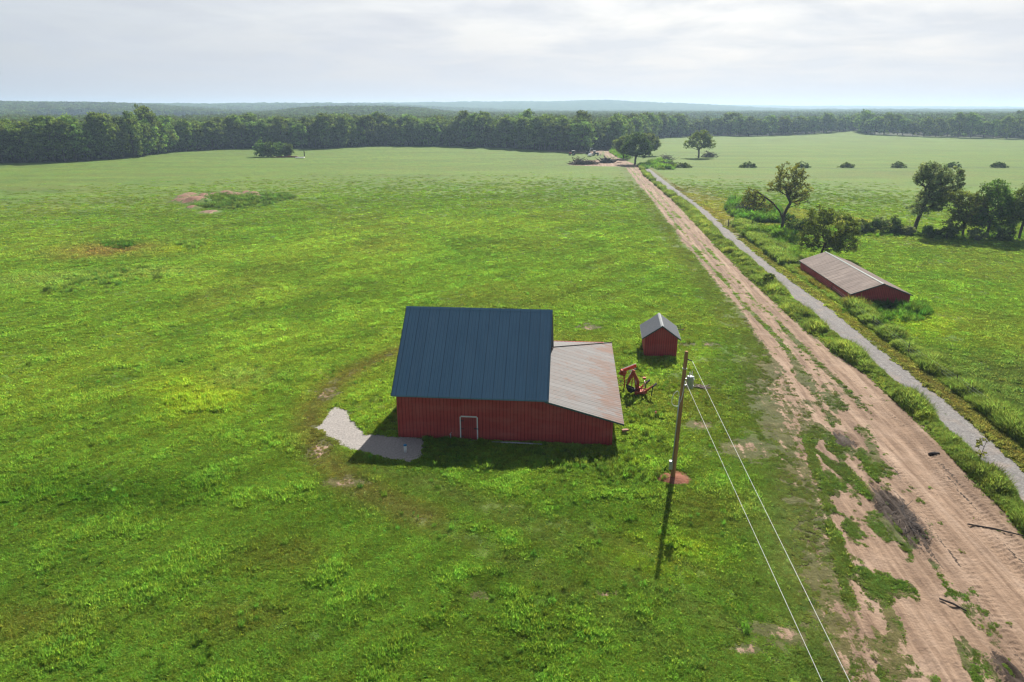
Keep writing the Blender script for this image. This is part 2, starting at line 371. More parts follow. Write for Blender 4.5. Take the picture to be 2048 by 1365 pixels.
# hill shapes: centre distance, px centre, half width (px), height, thickness (m)
HILLS = [(2000, -60, 420, 27, 420), (3100, 430, 480, 31, 500), (4300, 1010, 420, 48, 600), (4300, 1400, 300, 8, 700), (1500, 720, 150, 13, 250), (6500, 1500, 900, 26, 800),
         (6500, 300, 900, 30, 900), (950, 1930, 260, 6, 200), (3200, 1900, 300, 8, 500), (7800, 1000, 3000, 30, 900)]
def hills(x, y):
    x = np.asarray(x, float); y = np.asarray(y, float); z = np.zeros_like(x + y)
    yy = np.maximum(y, 50.0); px = 1024 + F * x / (yy * cp + CAM_H * sp)
    for D, pc, w, h, th in HILLS:
        t = np.clip(np.abs(px - pc) / w, 0, 3)
        prof = np.exp(-t ** 4 * 0.7) if w < 800 else np.exp(-t ** 2)
        z = z + h * prof * np.exp(-((yy - D) / th) ** 2) * (0.85 + 0.3 * vn(x / 260.0, y / 260.0, 41))
    return np.where(y > 600, z, 0)

MOUNDS = [(367, 393), (380, 389), (362, 400), (376, 403), (390, 402), (408, 391), (432, 387), (452, 384), (455, 389), (470, 388), (494, 384), (508, 387), (385, 414), (420, 422), (512, 390), (400, 399)]
MW = [(g(a, b + 3), 0.6 + 1.0 * random.random(), 1.7 + 1.3 * random.random()) for a, b in MOUNDS]

def pk(p, w): return -0.6 + (p + 0.6) * w
def masks(x, y):
    md, s = band(dl, dr, y, x, 1.3, Y_DFAR)
    wob = (fbm(x / 9.0, y / 9.0, 3, 3) - 0.5)
    md = np.where(md > -0.55, md + wob * 0.9 - 0.05, md)
    # grass strips left between the wheel lines
    far = sst(50, 68, y)
    for sc, wd, k in ((0.26, 0.07, 0.95), (0.60, 0.055, 0.85), (0.45, 0.035, 0.45)):
        q = np.exp(-((s + 0.07 * (fbm(y / 14.0, y * 0, 2, int(sc * 90)) - 0.5) * 2 - sc) / wd) ** 2)
        md = md - q * k * far * (0.55 + 0.9 * vn(y / 5.0, s * 2, 9)) * sst(-0.3, 0.2, md)
    # near ground: bare soil breaking up into grass on the left side
    nearL = (1 - sst(60, 74, y)) * (1 - sst(0.36, 0.70, s)) * (md > -0.3)
    md = md - nearL * (0.10 + 0.95 * sst(0.43, 0.63, fbm((x * math.cos(TDIR) + y * math.sin(TDIR)) / 3.0, (-x * math.sin(TDIR) + y * math.cos(TDIR)) / 0.9, 4, 21)))
    a = edgef(dl, y)
    fr = np.exp(-np.clip(a - x, 0, 99) / 4.2) * (1 - sst(66, 82, y)) * (x < a)
    md = np.maximum(md, pk(0.58, fr) + fr * 0.9 * (fbm(x / 2.2, y / 2.2, 3, 31) - 0.5))
    # scattered bare spots
    q = g(1590, 800); bare = np.exp(-(((x - q[0]) / 5.5) ** 2 + ((y - q[1]) / 9.0) ** 2))
    md = np.maximum(md, pk(0.62, bare))
    for (px, py, rx, ry) in ((1560, 1270, 2.2, 1.0), (1500, 900, 2.6, 2.4), (1490, 1300, 1.2, .6), (1175, 655, 2.0, 1.6), (1375, 690, 1.2, .8), (640, 900, 1.6, 2.6), (655, 790, 1.2, 2.5), (1215, 1190, .8, .4), (690, 965, 2.0, 1.0),
                             (1400, 850, 1.4, .9), (1420, 690, 1.2, 1.2), (960, 1195, 1.0, .4), (1480, 445, 4.5, 6), (1462, 470, 4, 5)):
        q = g(px, py); md = np.maximum(md, pk(0.52, np.exp(-(((x - q[0]) / rx) ** 2 + ((y - q[1]) / ry) ** 2) * .7)))
    q = POLE; md = np.maximum(md, pk(1.15, np.exp(-(((x - q[0] - .1) / 1.5) ** 2 + ((y - q[1]) / 1.15) ** 2))))
    md = np.maximum(md, np.clip(0.5 + sdpoly(x, y, DIRTYARD) / 6.0, -0.6, 1.0))
    md = np.maximum(md, np.clip(0.4 + sdpoly(x, y, LANDING) / 8.0, -0.6, 1.0))
    for (cx, cy), h, r in MW:
        md = np.maximum(md, pk(1.2, np.exp(-(((x - cx) / r) ** 2 + ((y - cy) / r / 1.2) ** 2) * .8)))
    q = g(400, 396); q2 = g(470, 386)
    for qq, ra_, rb_ in ((q, 5.5, 11), (q2, 12, 4.5)):
        md = np.maximum(md, pk(0.5, np.exp(-(((x - qq[0]) / ra_) ** 2 + ((y - qq[1]) / rb_) ** 2))) - .35 * (vn(x / 2.5, y / 3.5, 71) - .4))
    dd = seg_dist(x, y, RINGP); md = np.maximum(md, pk(-0.02, np.exp(-(dd / 0.9) ** 2)) + 0.2 * (vn(x / 3, y / 3, 77) - .5) * np.exp(-(dd / 0.9) ** 2))
    # brick-red strip at the foot of the far tree line
    mg, sg = band(gl_, gr_, y, x, 0.9, Y_GFAR)
    mg = np.where(mg > -0.55, mg + wob * 0.10 + 0.14, mg)
    mg = mg - 0.55 * np.exp(-((sg - 0.5) / 0.10) ** 2) * sst(0.50, 0.66, fbm(x / 4.0, y / 6.0, 2, 55))
    mg = np.maximum(mg, np.clip(0.5 + sdpoly(x, y, GP) / 0.9, -0.6, 1.2))
    mud = np.zeros_like(md)
    ca, sa = math.cos(TDIR), math.sin(TDIR)
    for px, py, ra, rb in BAREMUD:
        if ra == 0: continue
        q = g(px, py); u = (x - q[0]) * ca + (y - q[1]) * sa; v = -(x - q[0]) * sa + (y - q[1]) * ca
        mud = np.maximum(mud, 1.15 * np.exp(-(u / ra) ** 2 - (v / rb) ** 2))
    # darker churned line along the right side of the near track
    mud = np.maximum(mud, 0.34 * np.exp(-((s - 0.86) / 0.05) ** 2) * (1 - sst(60, 80, y)))
    mud = np.maximum(mud, 0.30 * np.exp(-((s - 0.55) / 0.04) ** 2) * (1 - sst(50, 70, y)))
    return md, mg, mud, s, sg

def fcol(x, y):
    """colour of the vegetation, with tuft shadow painted into the foreground"""
    x = np.asarray(x, float); y = np.asarray(y, float)
    base = np.array((0.092, 0.150, 0.024)); alt = np.array((0.114, 0.168, 0.028)); dk = np.array((0.064, 0.118, 0.020))
    f1 = fbm(x / 34.0, y / 34.0, 4, 101)[..., None]; f2 = fbm(x / 6.0 + 3, y / 6.0, 3, 111)[..., None]
    c = base * (1 - sst(0.45, 0.68, f1)) + alt * sst(0.45, 0.68, f1)
    k = sst(0.50, 0.72, f2) * 0.6; c = c * (1 - k) + dk * k
    f3 = fbm(x / 14.0, y / 20.0 + 8, 3, 131)[..., None]; k = sst(0.55, 0.75, f3) * 0.38
    c = c * (1 - k) + np.array((0.10, 0.115, 0.028)) * k
    # trodden, drier growth along the left fringe of the bare soil
    a = edgef(dl, y); k = (np.exp(-np.clip(a - x, 0, 99) / 4.5) * (1 - sst(66, 82, y)) * 0.75)[..., None]; c = c * (1 - k) + np.array((0.058, 0.078, 0.028)) * k
    # near foreground: shadow between the tufts painted into the colour as deeper green
    k = (1 - sst(36, 62, y))[..., None] * 0.45; c = c * (1 - k) + np.array((0.064, 0.118, 0.020)) * k
    # hay-coloured far fields
    k = sst(130, 330, y)[..., None] * 0.7; c = c * (1 - k) + np.array((0.094, 0.152, 0.014)) * k; c = c * (1 - .14 * sst(180, 330, y))[..., None]
    k = (0.75 + 0.5 * fbm(x / 60.0, y / 9.0, 4, 141))[..., None]; k = 1 + (k - 1) * sst(100, 200, y)[..., None] * 1.0; c = c * k
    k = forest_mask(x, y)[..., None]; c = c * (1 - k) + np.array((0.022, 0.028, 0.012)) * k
    qa = g(0, 760); qb = g(700, 590); A_ = math.atan2(qb[1] - qa[1], qb[0] - qa[0]); u_ = x * math.cos(A_) + y * math.sin(A_); v_ = -x * math.sin(A_) + y * math.cos(A_)
    k = (fbm(u_ / 22.0, v_ / 1.1, 3, 151) - 0.5)[..., None] * (x < edgef(dl, y) - 6)[..., None]; c = c * (1 + 0.5 * k * np.array((0.9, 1.0, 1.2)))
    for cx, cy, rx, ry, cc, s in CP:
        w = (s * np.exp(-(((x - cx) / rx) ** 2 + ((y - cy) / ry) ** 2) ** 1.3) * (0.6 + 0.8 * fbm(x / 2.5, y / 2.5, 3, 7)))[..., None]
        w = np.clip(w, 0, 1); c = c * (1 - w) + cc * w
    # track round the barn and mowing lines
    dd = seg_dist(x, y, RINGP)
    w = (np.exp(-(dd / 1.7) ** 2) * 0.7)[..., None]; c = c * (1 - w) + np.array((0.115, 0.10, 0.035)) * w
    for Pm in MOW:
        w = (np.exp(-(seg_dist(x, y, Pm) / 0.9) ** 2) * 0.45)[..., None]; c = c * (1 - w) + np.array((0.085, 0.105, 0.03)) * w
    # dry strip right of the gravel road
    b = edgef(gr_, y); w = (np.exp(-((x - b - 1.0) / 1.0) ** 2) * 0.7 * (y < Y_GFAR))[..., None]
    c = c * (1 - w) + np.array((0.115, 0.095, 0.035)) * w
    # left of the dirt track: mown, brownish
    a = edgef(dl, y); w = (np.exp(-((x - a + 1.5) / 2.5) ** 2) * 0.55 * (y < Y_DFAR) * (x < a + 2))[..., None]
    c = c * (1 - w) + np.array((0.085, 0.10, 0.03)) * w
    # ditch line across the right-hand fields
    dd = seg_dist(x, y, DITCH); w = (np.exp(-(dd / 2.2) ** 2) * 0.8 * (x > 60))[..., None]; c = c * (1 - w) + np.array((0.045, 0.075, 0.018)) * w
    dd = seg_dist(x, y, DITCH2); w = (np.exp(-(dd / 0.7) ** 2) * 0.75)[..., None]; c = c * (1 - w) + np.array((0.045, 0.075, 0.018)) * w
    w = (inpoly(x, y, STRIPP) * 0.6)[..., None]; c = c * (1 - w) + np.array((0.15, 0.15, 0.035)) * w
    # pale line across the far left field
    dd = seg_dist(x, y, FARLINE); w = (np.exp(-(dd / 1.8) ** 2) * 0.5)[..., None]; c = c * (1 - w) + np.array((0.05, 0.085, 0.02)) * w
    w = (sst(-2, 3, sdpoly(x, y, PATCH)) * 0.5)[..., None]; c = c * (1 - w) + np.array((0.05, 0.085, 0.022)) * w
    return c
DITCH = poly_w([(1290, 331), (1400, 334.5), (1560, 336), (1700, 337), (1850, 336), (2048, 335), (2300, 333)])
DITCH2 = poly_w([(1365, 383), (1400, 386), (1465, 398), (1560, 412), (1660, 425), (1740, 436), (1800, 446)])
STRIPP = poly_w([(1365, 385), (1465, 399), (1660, 427), (1780, 446), (1820, 462), (1700, 452), (1500, 452), (1440, 440), (1395, 405)])
FARLINE = poly_w([(560, 312), (760, 318), (960, 325), (1130, 329)])

FB = [(-150, 331), (0, 327), (130, 325), (240, 318), (330, 305), (420, 300), (500, 297), (650, 298), (750, 292), (900, 293), (1000, 296), (1100, 302), (1185, 305)]
FB2 = [(1228, 299), (1262, 290), (1318, 276), (1420, 272), (1500, 273), (1600, 270), (1715, 266), (1738, 272), (1850, 276), (2048, 280), (2180, 284)]
_pb = poly_w(FB + FB2); _an = np.arctan2(_pb[:, 0], _pb[:, 1]); _ra = np.hypot(_pb[:, 0], _pb[:, 1]); _o = np.argsort(_an); _an = _an[_o]; _ra = _ra[_o]
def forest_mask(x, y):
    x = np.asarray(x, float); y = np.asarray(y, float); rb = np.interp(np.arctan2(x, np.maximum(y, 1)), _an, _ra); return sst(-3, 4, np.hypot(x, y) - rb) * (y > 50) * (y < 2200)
# ------------------------------------------------------------------ terrain
def terrain():
    th = np.concatenate([np.arange(-180, -50, 5.0), np.arange(-50, 50.001, 0.12), np.arange(54, 180.1, 5.0)])
    rs = [0.5, 8, 14, 18, 21]; r = 21.0
    while r < 14000:
        r += min(max(0.14, r * r / (682 * 27) * 0.62), 400); rs.append(r)
    rs = np.array(rs); T, RR = np.meshgrid(np.radians(th), rs)
    X = RR * np.sin(T); Y = RR * np.cos(T)
    md, mg, mud, s, sg = masks(X, Y)
    col = fcol(X, Y)
    k = (sst(-.45, .05, md) * (1 - sst(95, 150, RR)))[..., None] * .8; k = np.where((Y < 90)[..., None], k, k * .4); col = col * (1 - k) + np.array((0.082, 0.072, 0.036)) * k
    Z = hills(X, Y)
    near = 1 - sst(120, 260, RR)
    veg = 1 - sst(0.35, 0.6, md) ; veg = veg * (1 - sst(0.3, 0.6, mg))
    Z = Z + near * veg * ((fbm(X / 0.9, Y / 0.9, 3, 201) - 0.5) * 0.16 + (fbm(X / 5, Y / 5, 2, 211) - 0.5) * 0.16)
    soil = near * sst(0.4, 0.7, md)
    ca, sa = math.cos(TDIR), math.sin(TDIR)
    U = X * ca + Y * sa; V = -X * sa + Y * ca
    Z = Z + soil * ((fbm(U / 7.0, V / 0.35, 3, 221) - 0.5) * 0.24 + (fbm(X / 0.5, Y / 0.5, 3, 231) - 0.5) * 0.05)
    tread = soil * (1 - sst(58, 75, Y)) * sst(0.74, 0.80, s) * (1 - sst(0.95, 1.0, s))
    Z = Z + tread * 0.055 * np.sin(U * 2 * math.pi / 0.42 + 2.0 * np.sin(V * 5)) * (0.4 + vn(U / 3, V / 0.6, 91))
    tread2 = soil * (1 - sst(45, 55, Y)) * np.exp(-((s - 0.58) / 0.03) ** 2)
    Z = Z + tread2 * 0.04 * np.sin(U * 2 * math.pi / 0.42)
    m3 = sst(0.2, 0.6, mud) * (RR < 120); Z = Z + m3 * ((fbm(U / 2.5, V / 0.3, 3, 241) - 0.5) * 0.9)
    for (cx, cy), h, r_ in MW:
        Z = Z + 0.8 * h * np.exp(-(((X - cx) / r_) ** 2 + ((Y - cy) / r_) ** 2) ** 1.4)
    q = POLE; Z = Z + 0.22 * np.exp(-(((X - q[0] - .1) / 0.8) ** 2 + ((Y - q[1]) / 0.6) ** 2))
    # sunk pad inside the buildings keeps grass out
    nr, nc = X.shape
    idx = np.arange(nr * nc).reshape(nr, nc)
    A = np.stack([idx[:-1, :-1], idx[:-1, 1:], idx[1:, 1:], idx[1:, :-1]], -1).reshape(-1, 4)[:, ::-1]
    V3 = np.stack([X, Y, Z], -1).reshape(-1, 3)
    mdc = md.ravel()[A].mean(1); mgc = mg.ravel()[A].mean(1)
    yc = Y.ravel()[A].mean(1); xc = X.ravel()[A].mean(1)
    isg = (mgc > 0.42)
    isp = isg & (sdpoly(xc, yc, GP) > -1.0)
    isroad = isg & ~isp
    isd = (mdc > 0.30) & ~isg & (xc > 14) & (xc > edgef(dl, yc) - 14) & (xc < edgef(dr, yc) + 3) & (yc < Y_DFAR + 4)
    isf = ~(isg | isd)
    mk = np.stack([np.clip(md, -.6, 1.2), np.clip(mg, -.6, 1.2), np.clip(mud, 0, 1)], -1).reshape(-1, 3)
    # the pole's red soil
    for nme, sel, lab in (('field', isf, 'green hay fields on both sides of the track'), ('dirt_track', isd, 'wide bare dirt track running up beside the gravel road'),
                          ('gravel_road', isroad, 'narrow grey gravel road'), ('gravel_patch', isp, 'pale gravel patch at the left corner of the barn')):
        f = A[sel]; u, inv = np.unique(f, return_inverse=True)
        me = np_mesh(nme, V3[u], inv.reshape(-1, 4), M_GROUND, True, None, {'col': col.reshape(-1, 3)[u], 'mask': mk[u]})
        o = link(nme, me); tag(o, lab, None, None, 'structure')
terrain()

# ------------------------------------------------------------------ scattering with geometry nodes (ground cover only)
def scatter(name, variants, P, scl, rot, icol, label, cat):
    col = bpy.data.collections.new(name + '_kinds')
    for v in variants: col.objects.link(v)
    me = bpy.data.meshes.new(name); me.vertices.add(len(P)); me.vertices.foreach_set('co', np.asarray(P, np.float32).ravel())
    def at(n, t, key, arr):
        a = me.attributes.new(n, t, 'POINT'); a.data.foreach_set(key, np.asarray(arr).ravel())
    at('iscale', 'FLOAT_VECTOR', 'vector', np.asarray(scl, np.float32)); at('irot', 'FLOAT_VECTOR', 'vector', np.asarray(rot, np.float32))
    ic = np.hstack([icol, np.ones((len(icol), 1))]).astype(np.float32); at('icol', 'FLOAT_COLOR', 'color', ic)
    at('ivar', 'INT', 'value', rng.integers(0, len(variants), len(P)).astype(np.int32))
    o = link(name, me); tag(o, label, cat, None, 'stuff')
    ng = bpy.data.node_groups.new(name, 'GeometryNodeTree')
    ng.interface.new_socket('Geometry', in_out='INPUT', socket_type='NodeSocketGeometry')
    ng.interface.new_socket('Geometry', in_out='OUTPUT', socket_type='NodeSocketGeometry')
    n = ng.nodes; l = ng.links
    gi = n.new('NodeGroupInput'); go = n.new('NodeGroupOutput')
    m2p = n.new('GeometryNodeMeshToPoints'); ip = n.new('GeometryNodeInstanceOnPoints')
    ci = n.new('GeometryNodeCollectionInfo'); ci.inputs['Collection'].default_value = col
    ci.inputs['Separate Children'].default_value = True; ci.inputs['Reset Children'].default_value = True
    def na(nm, t):
        q = n.new('GeometryNodeInputNamedAttribute'); q.data_type = t; q.inputs['Name'].default_value = nm; return q.outputs[0]
    l.new(gi.outputs[0], m2p.inputs['Mesh']); l.new(m2p.outputs[0], ip.inputs['Points']); l.new(ci.outputs[0], ip.inputs['Instance'])
    ip.inputs['Pick Instance'].default_value = True
    l.new(na('ivar', 'INT'), ip.inputs['Instance Index'])
    e2r = n.new('FunctionNodeEulerToRotation'); l.new(na('irot', 'FLOAT_VECTOR'), e2r.inputs[0]); l.new(e2r.outputs[0], ip.inputs['Rotation'])
    l.new(na('iscale', 'FLOAT_VECTOR'), ip.inputs['Scale']); l.new(ip.outputs[0], go.inputs[0])
    md = o.modifiers.new('scatter', 'NODES'); md.node_group = ng
    return o

def leaves(cent, size, up=0.3, asp=0.6):
    """one diamond-shaped leaf face per centre"""
    n = len(cent); nrm = rng.normal(size=(n, 3)); nrm[:, 2] += up * 2.5
    nrm /= np.linalg.norm(nrm, axis=1)[:, None]
    a = np.cross(nrm, rng.normal(size=(n, 3))); a /= np.linalg.norm(a, axis=1)[:, None]
    b = np.cross(nrm, a); s = np.asarray(size)[:, None] if np.ndim(size) else size
    a = a * s; b = b * s * asp
    V = np.stack([cent - a, cent + b * 0.9 - nrm * s * 0.12, cent + a, cent - b * 0.9 - nrm * s * 0.12], 1).reshape(-1, 3)
    return V, np.arange(4 * n).reshape(-1, 4)
def tuft(seed, n=34, rad=0.30, h=0.30, w=0.028, broad=0.3):
    r = np.random.default_rng(seed); V = []; Q = []; T = []
    for i in range(n):
        a = r.uniform(0, 2 * math.pi); rr = rad * math.sqrt(r.uniform()); bx, by = rr * math.cos(a), rr * math.sin(a)
        d = r.uniform(0, 2 * math.pi); hh = h * r.uniform(0.5, 1.15); lean = r.uniform(0.15, 0.75) * hh; ww = w * r.uniform(0.7, 1.5)
        if r.uniform() < broad: ww *= 2.2; lean *= 1.4; hh *= 0.8
        dx, dy = math.cos(d), math.sin(d); px, py = -dy, dx
        k = len(V)
        V += [(bx - px * ww, by - py * ww, -0.03), (bx + px * ww, by + py * ww, -0.03), (bx + px * ww * .9 + dx * lean * .35, by + py * ww * .9 + dy * lean * .35, hh * .62), (bx - px * ww * .9 + dx * lean * .35, by - py * ww * .9 + dy * lean * .35, hh * .62),
              (bx + dx * lean + px * .005, by + dy * lean + py * .005, hh), (bx + dx * lean - px * .005, by + dy * lean - py * .005, hh)]
        Q += [(k, k + 1, k + 2, k + 3), (k + 3, k + 2, k + 4, k + 5)]
        t = r.uniform(0.75, 1.25); w_ = r.uniform()
        c = (t * (1.0 + 0.25 * (w_ > .85)), t, t)
        T += [c] * 6
    me = np_mesh('tuft', V, Q, M_GRASS, False, None, {'tint': np.array(T)})
    return bpy.data.objects.new('grass_tuft', me)
def weed(seed, n=150, rad=0.5, h=0.9, ls=0.085, mat=None):
    global rng
    r = np.random.default_rng(seed)
    u = r.uniform(size=n) ** 0.6; a = r.uniform(0, 2 * math.pi, n)
    rr = rad * np.sqrt(r.uniform(size=n)) * (1 - 0.55 * u ** 2)
    # a few leading stems
    st = r.integers(0, 7, n); sa = r.uniform(0, 6.28, 7); sh = r.uniform(0.65, 1.0, 7)
    cx = rr * np.cos(a) * .45 + np.cos(sa[st]) * rad * .5 * u; cy = rr * np.sin(a) * .45 + np.sin(sa[st]) * rad * .5 * u
    c = np.stack([cx, cy, u * h * sh[st] + 0.03], 1)
    V, Q = leaves(c, ls * r.uniform(0.6, 1.3, n), 0.35, 0.5)
    t = np.repeat((0.72 + 0.5 * u * r.uniform(0.7, 1.3, n)), 4)
    tt = np.stack([t * np.repeat(r.uniform(0.9, 1.15, n), 4), t, t * 0.95], 1)
    me = np_mesh('weed', V, Q, mat or M_WEED, False, None, {'tint': tt})
    return bpy.data.objects.new('weed_plant', me)

# buildings' footprints: x, y, angle, width, depth
BARN = (-9.85, 53.4, -0.088, 18.37, 20.4)
SHED = (15.2, 73.8, -0.126, 3.63, 4.8)
LONG = (48.93, 95.27, -0.075, 8.17, 22.5)
def inb(x, y, B, m=0.15):
    c, s = math.cos(B[2]), math.sin(B[2]); u = (x - B[0]) * c + (y - B[1]) * s; v = -(x - B[0]) * s + (y - B[1]) * c
    return (u > -m) & (u < B[3] + m) & (v > -m) & (v < B[4] + m)
def infoot(x, y, m=0.15): return inb(x, y, BARN, m) | inb(x, y, SHED, m) | inb(x, y, LONG, m)

def sample(n, r0, r1, power, half=46.0, xoff=0.0):
    """random points in a wedge, density ~ r^-power"""
    u = rng.uniform(size=n); k = 2 - power
    r = (r0 ** k + u * (r1 ** k - r0 ** k)) ** (1 / k) if abs(k) > 1e-3 else r0 * (r1 / r0) ** u
    t = np.radians(rng.uniform(-half, half, n)); return r * np.sin(t) , r * np.cos(t)

def make_grass():
    vs = [tuft(1), tuft(2, 40, .36, .26), tuft(3, 30, .26, .38, .022, .1), tuft(4, 36, .32, .24, .035, .6), tuft(5, 34, .34, .32, .03, .35)]
    # hexagonal wedge: near
    x1, y1 = sample(50000, 24, 48, 0.0); x2, y2 = sample(300000, 48, 330, 1.75)
    x = np.concatenate([x1, x2]); y = np.concatenate([y1, y2]); d = np.hypot(x, y)
    md, mg, mud, s, sg = masks(x, y)
    n1 = fbm(x / 0.8, y / 0.8, 3, 301)
    fade = rng.uniform(size=len(x)) > sst(110, 320, d)
    keep = fade & (md + (n1 - 0.5) * 1.2 + 0.9 * (rng.uniform(size=len(x)) - .5) + 0.6 * (vn(x / .28, y / .28, 305) - .5) < 0.36) & (mg + (n1 - .5) * .8 < 0.40) & ~infoot(x, y, 0.02)
    lay = np.ones_like(x)
    for Pm in MOW + [RINGP]: lay = lay * (1 - 0.3 * np.exp(-(seg_dist(x, y, Pm) / 1.1) ** 2))
    tall = sst(0.5, 0.75, fbm(x / 2.2, y / 2.2, 3, 311))
    h = (0.40 + 0.50 * tall) * (0.8 + 0.5 * rng.uniform(size=len(x))) * lay * (1 - 0.74 * sst(-0.3, 0.2, md))
    # short sward next to the track and beyond the barn
    a = edgef(dl, y); h = h * (1 - 0.5 * np.exp(-((x - a + 2) / 4.0) ** 2) * (y < 200))
    for (px, py, rx, ry, k) in ((205, 500, 10, 10, .9), (415, 800, 5, 5, .5), (90, 560, 10, 6, .6), (380, 492, 5, 6, .8), (290, 545, 8, 5, .8)):
        q = g(px, py); h = h * (1 + k * np.exp(-(((x - q[0]) / rx) ** 2 + ((y - q[1]) / ry) ** 2)))
    wsc = 0.8 * np.clip(d / 60, 1, 4.2) ** 0.8 * (1 - 0.4 * sst(0.0, 0.3, md))
    P = np.stack([x, y, np.full_like(x, -0.0)], 1)
    c = fcol(x, y)
    v = rng.uniform(0.84, 1.18, len(x)); yw = rng.uniform(size=len(x))
    c = c * v[:, None] * np.array((2.62, 2.62, 2.4)) * (1 - .12 * sst(-.2, .2, md))[:, None] * (1 + .04 * (1 - sst(34, 66, d)))[:, None] * (1 - .12 * sst(100, 250, d))[:, None]
    c[yw > 0.93] *= np.array((1.25, 1.12, 1.0))
    c[yw < 0.10] *= np.array((0.75, 0.85, 1.0))
    tl = tall[:, None] * 0.35; c = c * (1 - tl) + c * np.array((0.8, 1.02, 1.05)) * tl
    sc = np.stack([wsc, wsc, h * (1 - .45 * sst(120, 300, d))], 1)
    rot = np.stack([rng.normal(0, .08, len(x)), rng.normal(0, .08, len(x)), rng.uniform(0, 6.28, len(x))], 1)
    k = keep
    scatter('grass', vs, P[k], sc[k], rot[k], c[k], 'short bright green grass covering the hay fields round the barn', 'grass')
make_grass()

def make_weeds():
    vs = [weed(11, 240, .5, .9, .06), tuft(112, 60, .42, .95, .022, .1), weed(13, 220, .4, 1.1, .05), tuft(114, 70, .5, .8, .018, .15), weed(14, 180, .6, .7, .08), tuft(115, 55, .35, 1.1, .02, .05)]
    X = []; Y = []; H = []; Cc = []
    def add(x, y, h, c):
        X.append(x); Y.append(y); H.append(h); Cc.append(c)
    # strip between the two roads
    n = 24000
    y = 30 + (345 - 30) * rng.uniform(size=n) ** 1.7; a = edgef(dr, y) - 0.2; b = edgef(gl_, y) + 0.15
    u = rng.uniform(size=n); x = a + (b - a) * u
    hb = (0.30 + 0.80 * sst(0.3, 0.7, fbm(x / 3.2, y / 3.2, 3, 401))) * (0.22 + 0.85 * np.sin(np.clip(u, 0.02, 0.98) * math.pi))
    kk = (b - a > 0.3)
    c = np.array((0.105, 0.14, 0.042)) * (0.75 + 0.6 * fbm(x / 4, y / 4, 3, 411))[:, None]
    c[fbm(x / 1.5, y / 1.5, 2, 415) > .64] *= np.array((1.5, 1.35, 1.2))
    add(x[kk], y[kk], hb[kk], c[kk])
    # right verge of the gravel road, up to the fence
    n = 20000; y = 36 + (170 - 36) * rng.uniform(size=n) ** 1.5; b = edgef(gr_, y)
    off = np.abs(rng.normal(0, 1.0, n)) * 1.0 + 2.1 + 0.3 * fbm(y / 5, y * 0, 2, 5); wv = 1.3 + 3.2 * sst(90, 130, y)
    x = b + 2.2 + np.abs(rng.normal(0, 1, n)) * wv * 0.9
    hb = (0.4 + 0.9 * sst(0.3, 0.7, fbm(x / 3.0, y / 3.0, 3, 421))) * np.exp(-((x - b - 3.5) / (2.2 + 3 * sst(90, 130, y))) ** 2)
    c = np.array((0.11, 0.15, 0.042)) * (0.75 + 0.6 * fbm(x / 4, y / 4, 3, 431))[:, None]
    kk = hb > 0.15; add(x[kk], y[kk], hb[kk], c[kk])
    # yellow-brown tall weeds along the long shed
    n = 1500; y = rng.uniform(92, 118, n); b = edgef(gr_, y); x = b + 2.8 + rng.uniform(0, 1.8, n)
    add(x, y, rng.uniform(.6, 1.5, n), np.array((0.14, 0.13, 0.035)) * rng.uniform(.7, 1.3, (n, 1)))
    # rank growth in polygons: points, density per m2, height, colour
    def blob(pts, dens, h0, h1, col, seed):
        P = poly_w(pts); x0, y0 = P.min(0); x1, y1 = P.max(0); n = int((x1 - x0) * (y1 - y0) * dens)
        x = rng.uniform(x0, x1, n); y = rng.uniform(y0, y1, n); d = sdpoly(x, y, P)
        f = fbm(x / 2.2, y / 2.2, 3, seed); k = (d > 0) & ~infoot(x, y, .25) & (f > 0.33)
        x, y, d, f = x[k], y[k], d[k], f[k]
        h = (h0 + (h1 - h0) * sst(.35, .7, f)) * np.clip(d / 1.2 + .35, 0, 1)
        add(x, y, h, np.array(col) * (0.7 + 0.7 * fbm(x / 3, y / 3, 3, seed + 3))[:, None])
    G1 = (0.075, 0.135, 0.02); G2 = (0.055, 0.11, 0.02); G3 = (0.11, 0.16, 0.022)
    blob([(850, 885), (1000, 892), (1240, 900), (1260, 870), (1235, 790), (1235, 700), (1275, 700), (1330, 740), (1345, 800), (1350, 960), (1290, 975), (1180, 960), (1080, 965), (960, 960), (850, 940)], 4.5, .15, .55, (0.095, 0.15, 0.03), 501)
    blob([(1240, 740), (1290, 715), (1370, 715), (1420, 760), (1350, 830), (1330, 960), (1240, 960), (1235, 850)], 3, .12, .45, G3, 511)
    blob([(950, 955), (1300, 965), (1340, 1010), (1250, 1080), (1100, 1040), (980, 1000)], 1.6, .15, .5, G1, 521)
    blob([(740, 870), (790, 780), (775, 870)], 4, .2, .6, G3, 531)
    blob([(1650, 605), (1720, 612), (1850, 608), (1870, 625), (1840, 650), (1750, 655), (1700, 640)], 4, .35, 1.1, G2, 541)
    blob([(1460, 400), (1560, 420), (1570, 450), (1480, 445), (1450, 425)], 1.8, .8, 2.0, G2, 551)
    blob([(1480, 465), (1570, 455), (1600, 500), (1600, 545), (1560, 520)], 1.8, .5, 1.3, G1, 561)
    blob([(1560, 455), (1640, 455), (1840, 460), (2048, 465), (2048, 485), (1850, 482), (1700, 472), (1570, 480)], 0.7, .3, .9, G1, 571)
    blob([(395, 402), (430, 392), (510, 390), (575, 390), (600, 394), (560, 405), (530, 414), (440, 421), (390, 412)], 1.0, .3, 1.2, (0.07, 0.115, 0.03), 581)
    blob([(200, 488), (255, 483), (275, 492), (250, 500), (205, 497)], 1.5, .5, 1.1, G2, 586)
    blob([(345, 490), (380, 480), (420, 490), (380, 503)], 2.0, .4, 1.0, (.11, .17, .04), 588)
